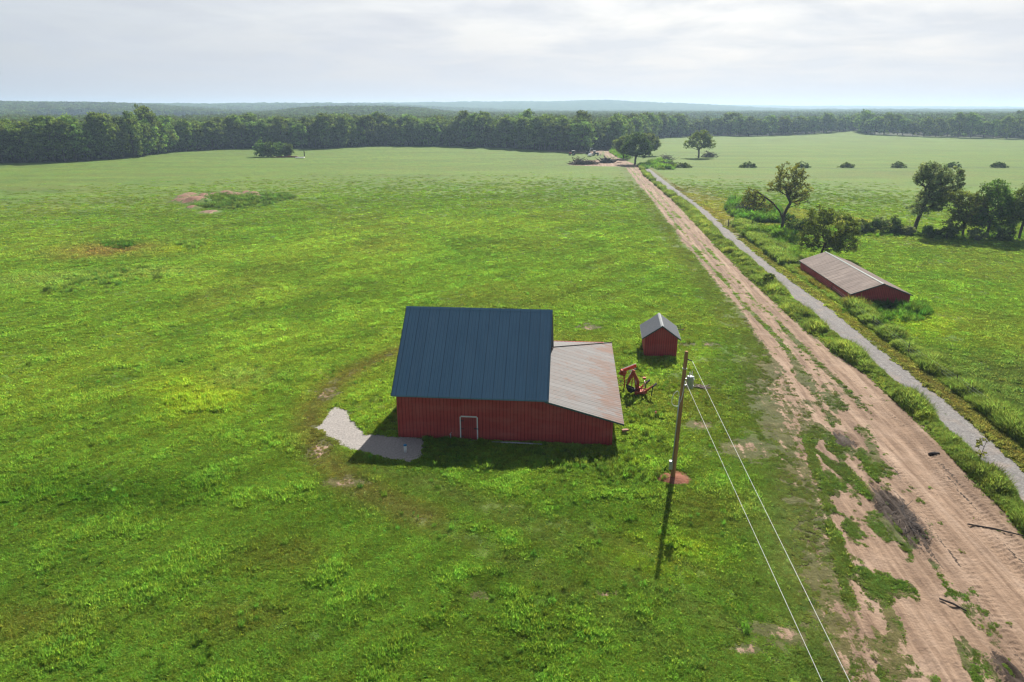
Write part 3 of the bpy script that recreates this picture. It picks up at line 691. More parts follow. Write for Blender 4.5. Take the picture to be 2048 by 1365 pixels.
    blob([(80, 560), (200, 540), (330, 535), (350, 560), (200, 590), (60, 590)], 0.8, .3, .9, (.085, .14, .035), 589)
    blob([(1290, 328), (1320, 322), (1352, 330), (1350, 340), (1315, 340)], 0.5, 1.0, 2.2, G1, 591)
    blob([(1225, 297), (1260, 318), (1240, 318), (1218, 305)], 0.4, 1.0, 2.5, G1, 601)
    blob([(1275, 330), (1300, 330), (1296, 338), (1282, 340)], 0.5, 0.8, 1.8, G2, 611)
    # single rank plants in the sward
    x, y = sample(4200, 26, 170, 1.0); md, mg, mud, s, sg = masks(x, y); f = fbm(x / 7, y / 7, 3, 621)
    k = (md < .1) & (mg < .1) & ~infoot(x, y, .5) & (f > .56) & (x < edgef(dl, y) - 5); add(x[k], y[k], rng.uniform(.22, .48, k.sum()), np.array((0.07, 0.13, 0.025)) * rng.uniform(.8, 1.4, (k.sum(), 1)))
    # small green plants on the bare soil
    x, y = sample(6000, 26, 150, 1.0); md, mg, mud, s, sg = masks(x, y); f = fbm(x / 2.4, y / 2.4, 3, 631)
    k = (md > .35) & (md < .75) & (mg < .1) & (f > .58); add(x[k], y[k], rng.uniform(.06, .16, k.sum()), np.array((0.06, 0.115, 0.025)) * rng.uniform(.8, 1.3, (k.sum(), 1)))
    x = np.concatenate(X); y = np.concatenate(Y); h = np.concatenate(H); c = np.concatenate(Cc)
    k = ~infoot(x, y, .3) ; x, y, h, c = x[k], y[k], h[k], c[k]
    ls_ = inb(x, y, LONG, 4.0) & ~inb(x, y - 4.5, (LONG[0], LONG[1] - 9.0, LONG[2], LONG[3], 4.0), 1.0); h = np.where(ls_ & (x < 54), h * .45, h); h = h * (1 - .7 * np.exp(-(((x - 12.2) / 2.2) ** 2 + ((y - 61.6) / 2.2) ** 2)))
    d = np.hypot(x, y); w = np.clip(h * 1.1, .2, 3) * np.clip(d / 150, 1, 1.6)
    c = c * rng.uniform(.72, 1.28, (len(x), 1)) * rng.uniform(.88, 1.12, (len(x), 3)) * np.array((1.6, 1.75, 1.5))
    P = np.stack([x, y, np.full_like(x, -.02)], 1); sc = np.stack([w, w, h * 1.1], 1)
    rot = np.stack([rng.normal(0, .1, len(x)), rng.normal(0, .1, len(x)), rng.uniform(0, 6.28, len(x))], 1)
    scatter('weeds', vs, P, sc, rot, c, 'tall leafy green weeds crowding the road verges and the foot of the barns', 'weeds')
make_weeds()

# ------------------------------------------------------------------ trees
def grow(trunk, targets, seed=0, pen=1.4):
    """join every target to the nearest older node; returns nodes, parents, order"""
    r = np.random.default_rng(seed)
    nodes = [np.array(p, float) for p in trunk]; par = [-1] + list(range(len(trunk) - 1)); pl = [0.0]
    for i in range(1, len(trunk)): pl.append(pl[-1] + np.linalg.norm(nodes[i] - nodes[i - 1]))
    top = nodes[-1]; o = np.argsort(np.linalg.norm(targets - top, axis=1))
    n0 = max(1, len(trunk) // 2); tips = []
    for k in o:
        t = targets[k]; A = np.array(nodes); d = np.linalg.norm(A - t, axis=1)
        cost = d + 0.22 * np.array(pl) + pen * np.maximum(0, A[:, 2] - t[2] + 0.15 * d)
        cost[:n0] += 50
        j = int(np.argmin(cost)); q = nodes[j]; dd = d[j]
        m = q * .5 + t * .5 + np.array([0, 0, .07 * dd]) + r.normal(0, .07 * dd, 3)
        nodes.append(m); par.append(j); pl.append(pl[j] + dd / 2)
        nodes.append(t); par.append(len(nodes) - 2); pl.append(pl[-1] + dd / 2); tips.append(len(nodes) - 1)
    return np.array(nodes), par, tips
def limb_mesh(nodes, par, r_base, r_tip=0.03, mat=None, name='trunk', ex=2.2):
    n = len(nodes); w = np.zeros(n); ch = [0] * n
    for p in par:
        if p >= 0: ch[p] += 1
    w = np.array([1.0 if c == 0 else 0.0 for c in ch])
    for i in range(n - 1, 0, -1): w[par[i]] += w[i]
    rad = r_tip + (r_base - r_tip) * (w / w[0]) ** (1 / ex)
    V = []; Q = []
    for i in range(1, n):
        a, b = nodes[par[i]], nodes[i]; d = b - a; L_ = np.linalg.norm(d)
        if L_ < 1e-4: continue
        d = d / L_; x = np.cross(d, (0, 0, 1) if abs(d[2]) < .9 else (1, 0, 0)); x /= np.linalg.norm(x); y = np.cross(d, x)
        s = 7 if rad[i] > .12 else (4 if rad[i] > .05 else 3)
        ra = min(rad[par[i]], rad[i] * 1.35); k = len(V); rb = rad[i]
        for (p_, rr) in ((a, ra), (b, rb)):
            for j in range(s):
                t = 2 * math.pi * j / s; V.append(p_ + (x * math.cos(t) + y * math.sin(t)) * rr)
        for j in range(s):
            j2 = (j + 1) % s; Q.append((k + j, k + j2, k + s + j2, k + s + j))
    return np_mesh(name, np.array(V), np.array(Q), mat or M_BARK, True)
def crown_mesh(tips, ncl, cr, ls, mat, seed=0, flat=0.75, tint=(0.6, 1.4), up=.3, name='crown'):
    r = np.random.default_rng(seed); n = len(tips)
    k = np.repeat(np.arange(n), ncl)
    off = r.normal(size=(len(k), 3)); off /= np.linalg.norm(off, axis=1)[:, None]
    rad = cr * r.uniform(0.25, 1.0, len(k)) ** .7 * (0.65 + 0.7 * r.uniform(size=n))[k]
    off = off * rad[:, None]; off[:, 2] *= flat
    V, Q = leaves(tips[k] + off, ls * r.uniform(.6, 1.35, len(k)), up, .7)
    ct = r.uniform(*tint, n)[k] * r.uniform(.8, 1.2, len(k)); wr = r.uniform(.92, 1.12, n)[k]
    t = np.stack([ct * wr, ct, ct * r.uniform(.85, 1.1, len(k))], 1)
    return np_mesh(name, V, Q, mat, False, None, {'tint': np.repeat(t, 4, 0)})
def env_pts(ells, n, seed, shell=.55, mind=0.0):
    """points in a union of ellipsoids (cx,cy,cz,rx,ry,rz), denser to the outside"""
    r = np.random.default_rng(seed); out = []
    vol = np.array([e[3] * e[4] * e[5] for e in ells]); vol = vol / vol.sum(); tries = 0
    while len(out) < n and tries < n * 60:
        tries += 1
        e = ells[r.choice(len(ells), p=vol)]
        d = r.normal(size=3); d /= np.linalg.norm(d); rr = r.uniform(shell ** 3, 1) ** (1 / 3)
        p = np.array(e[:3]) + d * rr * np.array(e[3:])
        if mind and out and np.min(np.linalg.norm(np.array(out) - p, axis=1)) < mind: continue
        out.append(p)
    return np.array(out)

# ---- the far tree line
def forest_variant(i):
    r = np.random.default_rng(50 + i)
    H = [20, 21, 19, 22, 20, 18, 21, 17][i]; w = [5.2, 4.6, 5.6, 5.0, 6.0, 5.0, 4.4, 5.6][i]
    zc = H * .60
    ells = [(r.normal(0, .5), r.normal(0, .5), zc, w, w, H * .40)]
    for k in range(9):
        a = r.uniform(0, 6.28); z = r.uniform(.12, .92) * H; rr = w * (.75 if z < H * .75 else .35)
        s = r.uniform(1.6, 2.9); ells.append((rr * math.cos(a), rr * math.sin(a), min(z, H - s * .8), s, s, s * .8))
    ells.append((r.normal(0, 1), r.normal(0, 1), H * .90, w * .45, w * .45, H * .1))
    pts = env_pts(ells, 150, 60 + i, .75)
    nodes, par, tips = grow([(0, 0, -.3), (0, 0, H * .18), (r.normal(0, .3), 0, H * .35), (r.normal(0, .4), 0, H * .55)], pts[::3], i)
    tr = limb_mesh(nodes, par, .38, .05, M_BARK)
    cr_ = crown_mesh(pts, 24, 1.35, .48, M_FOREST, 70 + i, .75, (.42, 1.7))
    return tr, cr_
FV = [forest_variant(i) for i in range(8)]
def place_tree(k, x, y, z, rz, s, sz, label, group, name='forest_tree'):
    e = empty(name, (x, y, z), rz); e.scale = (s, s, sz); tag(e, label, 'tree', group)
    link('trunk', FV[k][0], e); link('crown', FV[k][1], e); return e
def along(pts, step):
    P = poly_w(pts); out = []; acc = 0
    for i in range(len(P) - 1):
        a, b = P[i], P[i + 1]; L_ = np.hypot(*(b - a)); n = int(L_ / step + 1)
        for k in range(n):
            out.append(a + (b - a) * k / n)
    return out
SECT = [(170, 'at the far left end of the field'), (330, 'along the left part of the field edge'), (640, 'behind the bushy thicket'),
        (900, 'in the middle of the field edge'), (1060, 'right of the tallest round headed tree'), (1200, 'behind the parked machines'),
        (1345, 'where the dirt track enters the woods'), (1540, 'behind the lone field tree'), (1730, 'behind the row of dark mounds'),
        (9999, 'in the thick wood at the far right')]
ROWS = ['front row forest tree ', 'second row forest tree ', 'third row forest tree, mostly its top showing, ']
def put_forest():
    n = 0; r = np.random.default_rng(7); spots = []
    for pts, rows, step in ((FB, 3, 8.2), (FB2, 2, 10.8)):
        for row in range(rows):
            for q in along(pts, step * (1, 1.0, 1.15)[row]):
                spots.append((q[0] + r.normal(0, 1.6), q[1] + 4 + row * 7.5 + r.normal(0, 1.5), row))
    spots = spots[:291] if len(spots) > 291 else spots
    for x, y, row in spots:
        px = pxof(x, y)
        if px < -40 or px > 2090: continue
        k = int(r.integers(0, 8)); s = r.uniform(.75, 1.4); sz = (.55 + .42 * s) * r.uniform(.80, 1.10) * (1.0 + .04 * row)
        if 330 < px < 480: sz *= .93
        if 560 < px < 650: sz *= .92
        if 640 < px < 735: sz *= 1.0
        if 800 < px < 905: sz *= .93
        if px > 1345 : sz *= .95
        sec = [l for a, l in SECT if px < a][0]; lab = ROWS[row] + sec
        place_tree(k, x, y, float(hills(x, y)), r.uniform(0, 6.28), s, sz, lab, ('front' , 'second', 'third')[row] + ' row trees ' + sec); n += 1
    for px, py, top, k, w, lab in ((272, 316, 222, 1, 1.1, 'narrow tree rising clearly above the left part of the tree line'),
                                (505, 296, 225, 4, 1.2, 'broad tree top standing out above the tree line over the bushy thicket'),
                                (672, 296, 228, 2, 1.2, 'broad crowned tree standing above its neighbours left of the middle'),
                                (772, 291, 226, 3, 1.25, 'tall rounded tree beside a gap in the middle of the tree line'),
                                (930, 293, 222, 0, 1.35, 'tallest round headed tree at the middle of the tree line'),
                                (1460, 272, 224, 4, 1.9, 'large broad tree highest in the wood line behind the lone field tree'),
                                (150, 324, 229, 5, 1.3, 'broad round tree at the far left standing proud of the tree line'),
                                (212, 321, 229, 7, 1.25, 'broad tree next to the round one at the far left of the tree line')):
        q = g(px, py); y = q[1] + 9; x = q[0] * y / q[1]
        lo, hi = 5, 40
        for _ in range(40):
            m = (lo + hi) / 2; zz = m - CAM_H; yy = 682.5 - F * (y * sp + zz * cp) / (y * cp - zz * sp)
            if yy > top: lo = m
            else: hi = m
        H = [20, 21, 19, 22, 20, 18, 21, 17][k]
        place_tree(k, x, y, 0, px * .7, w, lo / H * .98, lab, None); n += 1
    return n
put_forest()

def far_wood():
    """woods further back: nobody could count these"""
    r = np.random.default_rng(3); vs = []
    for i in range(5):
        H = 17.0; w = 5.4
        ells = [(0, 0, H * .6, w, w, H * .4)] + [(w * .6 * math.cos(a), w * .6 * math.sin(a), H * (.45 + .3 * ((i + a) % 1)), 2.6, 2.6, 2.2) for a in (0, 1.3, 2.6, 3.9, 5.1)]
        pts = env_pts(ells, 70, 80 + i, .8)
        me = crown_mesh(pts, 6, 1.5, 1.15, M_FARW, 90 + i, .75, (.55, 1.45)); vs.append(bpy.data.objects.new('wood_crown', me))
    pb = np.array([g(*p) for p in FB + FB2]); ang = np.arctan2(pb[:, 0], pb[:, 1]); rad = np.hypot(pb[:, 0], pb[:, 1])
    o = np.argsort(ang); ang = ang[o]; rad = rad[o]
    u = r.uniform(size=52000); rr = 360 * (3000 / 360) ** (u ** .95); t = np.radians(r.uniform(-47, 47, len(u)))
    rb = np.interp(t, ang, rad)
    gap = fbm(rr * np.sin(t) / 300, rr * np.cos(t) / 300, 2, 701)
    k = (rr > rb + 24) & ((gap < .62) | (rr < 700) | (rr > 2000)); rr = rr[k]; t = t[k]
    x = rr * np.sin(t); y = rr * np.cos(t)
    s = r.uniform(.8, 1.25, len(x)) * np.clip(rr / 1100, 1, 1.7); z = hills(x, y) - 1.0
    s = s * (1 - .25 * (np.abs(pxof(x, y) - 1700) < 330) * (rr < 1500))
    sz = np.clip(s, .8, 1.2) * .96
    sc = np.stack([s, s, sz], 1); rot = np.stack([0 * x, 0 * x, r.uniform(0, 6.28, len(x))], 1)
    scatter('woodland', vs, np.stack([x, y, z], 1), sc, rot, np.ones((len(x), 3)), 'hazy woods rolling away behind the tree line to the hills', 'woods')
    # forested hills: canopy sheet
    th = np.radians(np.arange(-52, 52.01, .10)); rs = [2300.]
    while rs[-1] < 12500: rs.append(rs[-1] + 14 + (rs[-1] - 2300) * .008)
    T, RR = np.meshgrid(th, np.array(rs)); X = RR * np.sin(T); Y = RR * np.cos(T)
    Z = hills(X, Y) + 5 + 9 * fbm(X / 22, Y / 22, 2, 801) + 8 * fbm(X / 130, Y / 130, 2, 811)
    nr, nc = X.shape; idx = np.arange(nr * nc).reshape(nr, nc)
    A = np.stack([idx[:-1, :-1], idx[:-1, 1:], idx[1:, 1:], idx[1:, :-1]], -1).reshape(-1, 4)[:, ::-1]
    t2 = NT('canopy'); P = t2.pos(); c = t2.mix(t2.mr(t2.noise(P, .02, 4.0), .3, .7), (.028, .055, .016), (.06, .095, .03))
    m = t2.bsdf(c, .95, 0, t2.noise(P, .08, 4.0), 6.0, .0)
    o = link('hills', np_mesh('hills', np.stack([X, Y, Z], -1).reshape(-1, 3), A, m, True)); tag(o, 'blue hazy forested hills along the horizon', None, None, 'structure')
far_wood()

# ---- single trees
def htop(x, y, py):
    lo, hi = 0.0, 60.0
    for _ in range(50):
        m = (lo + hi) / 2; zz = m - CAM_H
        if 682.5 - F * (y * sp + zz * cp) / (y * cp - zz * sp) > py: lo = m
        else: hi = m
    return lo
def lone(name, base, ells, n, ncl, cr, ls, mat, label, r_base, trunk, seed, shell=.5, tip=.03, group=None, flat=.75, cat='tree', mind=0., tint=(.6, 1.4), limbs=None, frac=1):
    q = g(*base); e = empty(name, (q[0], q[1], 0)); tag(e, label, cat, group)
    pts = env_pts(ells, n, seed, shell, mind)
    nodes, par, tips = grow(trunk, pts[::frac], seed)
    link('trunk', limb_mesh(nodes, par, r_base, tip, M_BARK), e)
    link('crown', crown_mesh(pts, ncl, cr, ls, mat, seed, flat, tint), e)
    return e
def single_trees():
    lone('oak_tree', (1270, 329), [(0, 0, 9.2, 6.6, 6.2, 5.4), (-4.5, 0, 6.8, 3.8, 4, 3.4), (4.6, -1, 7.2, 4.0, 4, 3.8), (1.0, 0, 13.2, 3.6, 3.6, 2.4), (-2.2, 1, 12.2, 2.8, 3, 2.4), (5.5, 1, 10, 2.5, 2.5, 2.2)], 330, 26, 1.05, .36, M_OAK,
         'dark round oak tree with a clear trunk at the top end of the gravel road', .55, [(0, 0, -.3), (0, 0, 2.2), (.3, 0, 4.0), (.4, 0, 6.5)], 21, .55)
    lone('oak_tree', (1247, 318), [(0, 0, 7.5, 5.2, 5, 5), (-3.5, 0, 8, 3.2, 3, 3.2), (1, 0, 11, 3, 3, 2.4)], 220, 22, 1.1, .4, M_PALE,
         'pale green tree partly behind the dark oak on its left side', .4, [(0, 0, -.3), (0, 0, 2.2), (0, 0, 4.5)], 22, .55)
    lone('oak_tree', (1298, 312), [(0, 0, 7.5, 6.0, 5, 5), (3.5, 0, 6.5, 3.2, 3, 3.2), (-1, 0, 11, 3.5, 3, 2.6)], 240, 22, 1.1, .4, M_PALE,
         'pale olive tree partly behind the dark oak on its right side', .4, [(0, 0, -.3), (0, 0, 2.2), (0, 0, 4.5)], 23, .55)
    lone('oak_tree', (1397, 316), [(0, 0, 9.5, 7.2, 6.5, 4.4), (-6, 0, 7.6, 3.6, 3.5, 2.4), (6, 0, 7.6, 3.4, 3.5, 2.6), (.5, 0, 13, 4.2, 4, 2.4), (3, -1, 11.5, 3.4, 3, 2.4)], 300, 20, 1.05, .34, M_PALE,
         'spreading tree standing alone in the right hand field beyond the row of mounds', .5, [(0, 0, -.3), (0, 0, 2.4), (-.2, 0, 4.2), (0, 0, 6)], 24, .6)
    # sparse tree with fork and the long leaning limb
    e = empty('walnut_tree', (*g(1563, 461), 0)); tag(e, 'sparse yellowing tree with bare limbs and one long bough arching left over the brush pile', 'tree')
    trunk = [(0, 0, -.3), (.05, 0, 1.6), (.1, 0, 3.4), (.6, 0, 5.0), (1.3, 0, 6.4)]
    A = env_pts([(.2, 0, 11.8, 4.2, 3.4, 3.4), (3.0, 0, 8.6, 2.9, 2.8, 2.8), (-3.2, 0, 10.0, 1.7, 1.5, 1.0)], 190, 31, .35, .5)
    nodes, par, tips = grow(trunk + [(.3, 0, 8.0), (-.2, 0, 9.6)], A, 31)
    lm = [(0, 0, 2.6), (-.9, .1, 4.3), (-2.6, .2, 6.2), (-4.6, .3, 7.6), (-6.2, .4, 8.6), (-7.4, .4, 9.0)]
    B = env_pts([(-8.0, .4, 8.4, 1.9, 1.6, 1.3), (-6.6, .4, 6.8, 2.2, 1.8, 1.8), (-9.2, .4, 6.8, 1.1, 1.1, 1.5), (-3.6, .3, 5.6, 1.4, 1.2, 1.0)], 75, 32, .2, .45)
    nb, pb_, _ = grow(lm, B, 32, .3)
    m1 = limb_mesh(nodes, par, .34, .022, ex=1.9); m2 = limb_mesh(nb, pb_, .20, .02, ex=1.9)
    link('trunk', m1, e); link('bough', m2, e)
    link('crown', crown_mesh(np.vstack([A, B]), 20, .66, .21, M_YEL, 33, .8, (.45, 1.3)), e)
    lone('locust_tree', (1650, 520), [(0, 0, 5.6, 5.0, 4.2, 3.8), (-2.4, 0, 8.2, 2.6, 2.4, 2.2), (2.9, 0, 3.6, 3.0, 3.0, 2.6), (-1, 0, 9.6, 1.5, 1.5, 1.2), (3.6, 0, 6.2, 2.2, 2, 1.8), (-3.6, 0, 4, 2.2, 2.2, 2.6)], 320, 30, .62, .19, M_OLIVE,
         'bushy olive green tree close behind the weathered roof of the long red shed', .22, [(-1, 0, -.2), (-.8, 0, 1.6), (-.4, 0, 3.0), (0, 0, 4.6)], 41, .45, tint=(.5, 1.5))
    lone('elm_tree', (1828, 462), [(2.0, 0, 12.6, 4.2, 3.6, 3.0), (6.2, 0, 11.6, 3.4, 3.0, 2.8), (3.8, 0, 9.2, 3.6, 3, 3.0), (.2, 0, 13.4, 2.0, 2.2, 2.4), (2.2, 0, 6.8, 2.8, 2.6, 3.2), (4.6, 0, 6.2, 2.4, 2.2, 1.8), (-1.0, 0, 5.0, 1.6, 1.6, 1.2), (6.0, 0, 8.0, 2.4, 2.4, 1.8)], 520, 30, .66, .19, M_GREY,
         'tall grey green tree leaning right at the head of the hedge row', .42, [(0, 0, -.3), (.3, 0, 2.2), (.9, 0, 4.6), (1.5, 0, 7.4), (2.0, 0, 9.5)], 42, .45, tint=(.55, 1.5))
    lone('hedge_tree', (1925, 475), [(0, 0, 6.6, 3.8, 3.2, 3.4), (-3, 0, 8.6, 2.2, 2, 1.8), (2.6, 0, 4.6, 2.6, 2.4, 2.6), (-2, 0, 3.2, 2.6, 2.2, 2.4)], 260, 26, .75, .2, M_PALE,
         'thin trunked pale tree between the leaning tree and the bushy hedge trees', .24, [(0, 0, -.2), (-.2, 0, 2.4), (-.4, 0, 4.4), (-.4, 0, 6)], 43, .45)
    lone('hedge_tree', (1973, 476), [(0, 0, 7.4, 4.0, 3.6, 3.6), (-.6, 0, 10.6, 2.6, 2.4, 1.9), (3.6, 0, 6.6, 2.4, 2.4, 2.2), (-2.6, 0, 4.6, 2.6, 2.4, 2.2), (2, 0, 3.4, 3.2, 2.6, 2.2)], 400, 26, .8, .2, M_SHRUB,
         'bushy green hedge tree second from the right edge', .28, [(0, 0, -.2), (0, 0, 2.0), (.2, 0, 4), (0, 0, 6)], 44, .5)
    lone('hedge_tree', (2038, 478), [(0, 0, 7.4, 4.2, 3.6, 3.8), (1, 0, 10.8, 2.6, 2.4, 1.7), (-2.6, 0, 5.6, 2.6, 2.4, 2.2), (3, 0, 4, 3, 2.6, 3)], 380, 26, .8, .2, M_OLIVE,
         'bushy tree cut by the right picture edge at the end of the hedge', .28, [(0, 0, -.2), (0, 0, 2.0), (.2, 0, 4), (0, 0, 6)], 45, .5)
    lone('sapling', (1957, 925), [(.2, 0, 2.2, .55, .4, .35), (-.35, 0, 1.7, .3, .3, .25), (.85, 0, 2.0, .3, .3, .2), (0, 0, .7, .4, .4, .4)], 26, 9, .16, .09, M_YEL,
         'thin leafless looking sapling with a few yellow leaves on the verge of the gravel road', .03, [(0, 0, -.05), (.05, 0, .7), (.15, 0, 1.4)], 46, .2, .008, cat='sapling')
    lone('sapling', (1535, 572), [(0, 0, 1.3, .9, .8, .7), (.5, 0, 1.6, .6, .5, .4)], 40, 16, .25, .13, M_OAK,
         'small dark leafy bush leaning over the left edge of the gravel road', .05, [(0, 0, -.05), (0, 0, .5), (0, 0, .9)], 47, .3, .01, cat='bush')
    # thicket in the far field
    for i, (px, w, h, m, lab) in enumerate(((522, 3.6, 9.4, M_SHRUB, 'leftmost tall bush of the thicket standing in the far left field'), (541, 3.8, 8.8, M_OAK, 'dark second bush from the left in the field thicket'),
                                      (558, 3.8, 9.0, M_SHRUB, 'middle right bush of the thicket in the far field'), (577, 2.8, 8.0, M_OAK, 'rightmost slim bush of the thicket above the rusty sheet'))):
        lone('thicket_bush', (px, 314), [(0, 0, h * .62, w, w, h * .36), (-w * .3, 0, h * .28, w * .9, w * .8, h * .28), (w * .3, 0, h * .3, w * .8, w * .8, h * .28)], 120, 20, .9, .36, m, lab, .2,
             [(0, 0, -.2), (0, 0, 1.5), (0, 0, 3)], 60 + i, .5, group='bushes of the thicket in the far field', cat='bush')
    # mounds in a row
    labs = {1366: 'dark mound closest to the gravel road in the row along the field ditch', 1497: 'second dark mound from the gravel road in the row along the ditch', 1603: 'dark mound directly behind the sparse yellowing tree',
            1695: 'fourth dark mound of the ditch row, midway between the sparse and the leaning tree', 1795: 'dark mound just left of the leaning grey green tree', 1907: 'dark mound half hidden behind the crown of the leaning tree',
            1996: 'dark mound at the right end of the ditch row'}
    for i, (px, lab) in enumerate(labs.items()):
        q = g(px, 335.5); e = empty('brush_mound', (q[0], q[1], 0)); w = 3.7 + .4 * math.sin(i * 2.1)
        tag(e, lab, 'mound', 'dark overgrown mounds in a row along the field ditch')
        pts = env_pts([(0, 0, 0, w * .96, 2.6, 2.5 + .25 * (i % 3)), (w * .3 * (-1) ** i, 0, 0, w, 2.4, 1.5)], 150, 100 + i, .7); pts = pts[pts[:, 2] > -.1]
        link('foliage', crown_mesh(pts, 18, .6, .24, M_OAK, i, .6, (.5, 1.2), name='foliage'), e)
        m = MB(); r = random.Random(i)
        for k in range(26):
            a = r.uniform(0, 6.28); b = r.uniform(.2, 1.2); x0, y0 = r.uniform(-w * .6, w * .6), r.uniform(-1.4, 1.4)
            l_ = r.uniform(1, 2.2); m.tube([(x0, y0, r.uniform(0, .9)), (x0 + l_ * math.cos(a) * .8, y0 + l_ * math.sin(a) * .8, r.uniform(.6, 1.8))], r.uniform(.03, .07), 4)
        m.build('branches', M_TWIG, e)
single_trees()

def brush_pile(base, w, d, h, n, label, seed, leaf=0, name='brush_pile', rl=(1.5, 3.5), rr=(.04, .12), mat=None, cat='brush pile'):
    q = g(*base); e = empty(name, (q[0], q[1], 0)); tag(e, label, cat); r = random.Random(seed); m = MB(); m2 = MB()
    for k in range(n):
        a = r.uniform(0, 6.28); x0 = r.gauss(0, w * .36); y0 = r.gauss(0, d * .36); top = h * math.exp(-(x0 / w) ** 2 * 2 - (y0 / d) ** 2 * 2)
        l_ = r.uniform(*rl); z0 = r.uniform(0, top); el = r.uniform(-.25, .6)
        p = [(x0, y0, z0), (x0 + l_ * .5 * math.cos(a), y0 + l_ * .5 * math.sin(a), max(.1, z0 + l_ * .5 * el + r.uniform(-.1, .2))), (x0 + l_ * math.cos(a + .3), y0 + l_ * math.sin(a + .3), max(.1, z0 + l_ * el))]
        rad = r.uniform(*rr); (m if r.random() < .75 else m2).tube(p, [rad, rad * .8, rad * .5], 5)
    m.build('branches', mat or M_TWIG, e); m2.build('logs', M_LOG, e)
    if leaf:
        pts = env_pts([(0, 0, 0, w, d, h * .8)], leaf, seed, .6); pts = pts[pts[:, 2] > 0]
        link('foliage', crown_mesh(pts, 16, .5, .2, M_DRYL, seed, .7, (.5, 1.3), name='foliage'), e)
    return e
M_DTW = plain('dark_brush', (0.055, 0.045, 0.042), .95, 0, .4, 3.0)
brush_pile((1500, 428), 5.2, 3.6, 3.8, 480, 'big brown heap of dead brush under the long bough of the sparse tree', 1, 40, rl=(1.2, 3.0), rr=(.025, .08), mat=M_DTW)
o_ = brush_pile((1812, 1042), 1.9, .8, .55, 150, 'dark tangle of brush and churned clods on the dirt track at the lower right', 9, 0, rl=(.5, 1.9), rr=(.012, .045), mat=M_DTW)
o_.rotation_euler = (0, 0, TDIR); o_.scale = (1.15, .6, .38)
brush_pile((1337, 336), 3.8, 2.4, 3.0, 130, 'tangle of dark branches with upright snags near the top of the gravel road', 2, 20, mat=M_DTW)
brush_pile((1333, 320), 4.6, 2.4, 2.4, 120, 'low heap of grey branches out in the grass right of the dark oak', 3, 0)
brush_pile((1417, 315), 5.5, 3.0, 2.8, 160, 'dark fallen branches lying at the foot of the lone field tree', 4, 60, mat=M_DTW)
brush_pile((1166, 329), 8.0, 2.6, 1.5, 130, 'long low pile of cut logs on the bare dirt left of the track', 5, 0, 'log_pile', (2.5, 6), (.12, .32), M_LOG, 'log pile')
brush_pile((1214, 326), 4.6, 2.6, 2.4, 100, 'taller heap of dark logs and roots beside the dirt track', 6, 0, 'log_pile', (1.5, 4), (.1, .35), M_DTW, 'log pile')

def hedge():
    spots = [(1590, 463, 3.0, 3.2), (1612, 466, 2.6, 2.8), (1706, 468, 2.6, 2.6), (1722, 466, 2.8, 3.4), (1741, 466, 2.6, 3.0), (1760, 465, 2.8, 3.8), (1778, 466, 3.0, 4.0), (1797, 468, 2.4, 2.6), (1812, 470, 2.2, 2.2),
             (1860, 474, 2.2, 2.4), (1893, 477, 2.6, 3.0), (1952, 480, 2.8, 2.8), (2008, 481, 2.6, 2.6), (1575, 452, 2.4, 3.4), (1628, 455, 2.4, 4.4)]
    for i, (px, py, w, h) in enumerate(spots):
        where = ('in the undergrowth between the sparse tree and the olive tree' if px < 1700 else 'in the hedge row between the olive tree and the leaning tree' if px < 1820 else 'in the dark undergrowth beneath the hedge trees on the right')
        m = (M_SHRUB, M_OAK, M_GREY)[i % 3]
        lone('shrub', (px, py), [(0, 0, h * .42, w * .8, w * .7, h * .42), (w * .35 * (-1) ** i, 0, h * .7, w * .4, w * .4, h * .3)], 60, 18, .55, .2, m, 'low leafy shrub ' + where, .08, [(0, 0, -.1), (0, 0, .6), (0, 0, 1.0)], 200 + i, .5,
             group='shrubs ' + where, cat='shrub', frac=2)
hedge()

# ------------------------------------------------------------------ buildings
def mat_siding(name, c0, c1, pitch=.30):
    t = NT(name); P = t.obj(); sx = t.n('ShaderNodeSeparateXYZ', {0: P}).outputs
    u = t.math('ADD', sx[0], sx[1]); f = t.math('FRACT', t.math('DIVIDE', u, pitch))
    gap = t.math('LESS_THAN', t.math('ABSOLUTE', t.math('SUBTRACT', f, .5)), .09)
    fl = t.n('ShaderNodeTexWhiteNoise', {'W': t.math('FLOOR', t.math('DIVIDE', u, pitch))}, noise_dimensions='1D').outputs[0]
    ns = t.noise(t.map(P, (6, 6, .5)), 1.0, 6.0, .6)
    c = t.mix(t.math('ADD', t.mr(ns, .3, .7, 0, .7), t.math('MULTIPLY', fl, .35)), c0, c1)
    c = t.mix(t.math('MULTIPLY', gap, .8), c, tuple(x * .35 for x in c0))
    fd = t.noise(t.map(P, (.35, .35, .9)), 1.0, 5.0, .6); c = t.mix(t.mr(fd, .45, .75, 0, .5), c, (c1[0] * .95, c1[1] * 2.0, c1[2] * 1.9)); c = t.mix(t.mr(fd, .42, .25, 0, .4), c, tuple(x * .55 for x in c0))
    lo = t.mr(t.math('ADD', sx[2], t.math('MULTIPLY', t.noise(P, 1.2, 4.0), .5)), .25, .75, .6, 0); c = t.mix(lo, c, tuple(x * .5 for x in c0))
    h = t.math('SUBTRACT', t.math('MULTIPLY', ns, .3), gap)
    return t.bsdf(c, .75, 0, h, .015, .25)
M_RED = mat_siding('red_barn_siding', (0.32, 0.040, 0.033), (0.45, 0.064, 0.052))
M_RED2 = mat_siding('red_shed_siding', (0.32, 0.040, 0.033), (0.45, 0.064, 0.052), .25)
M_DOOR = mat_siding('door_boards', (0.26, 0.033, 0.030), (0.38, 0.055, 0.048), .19)
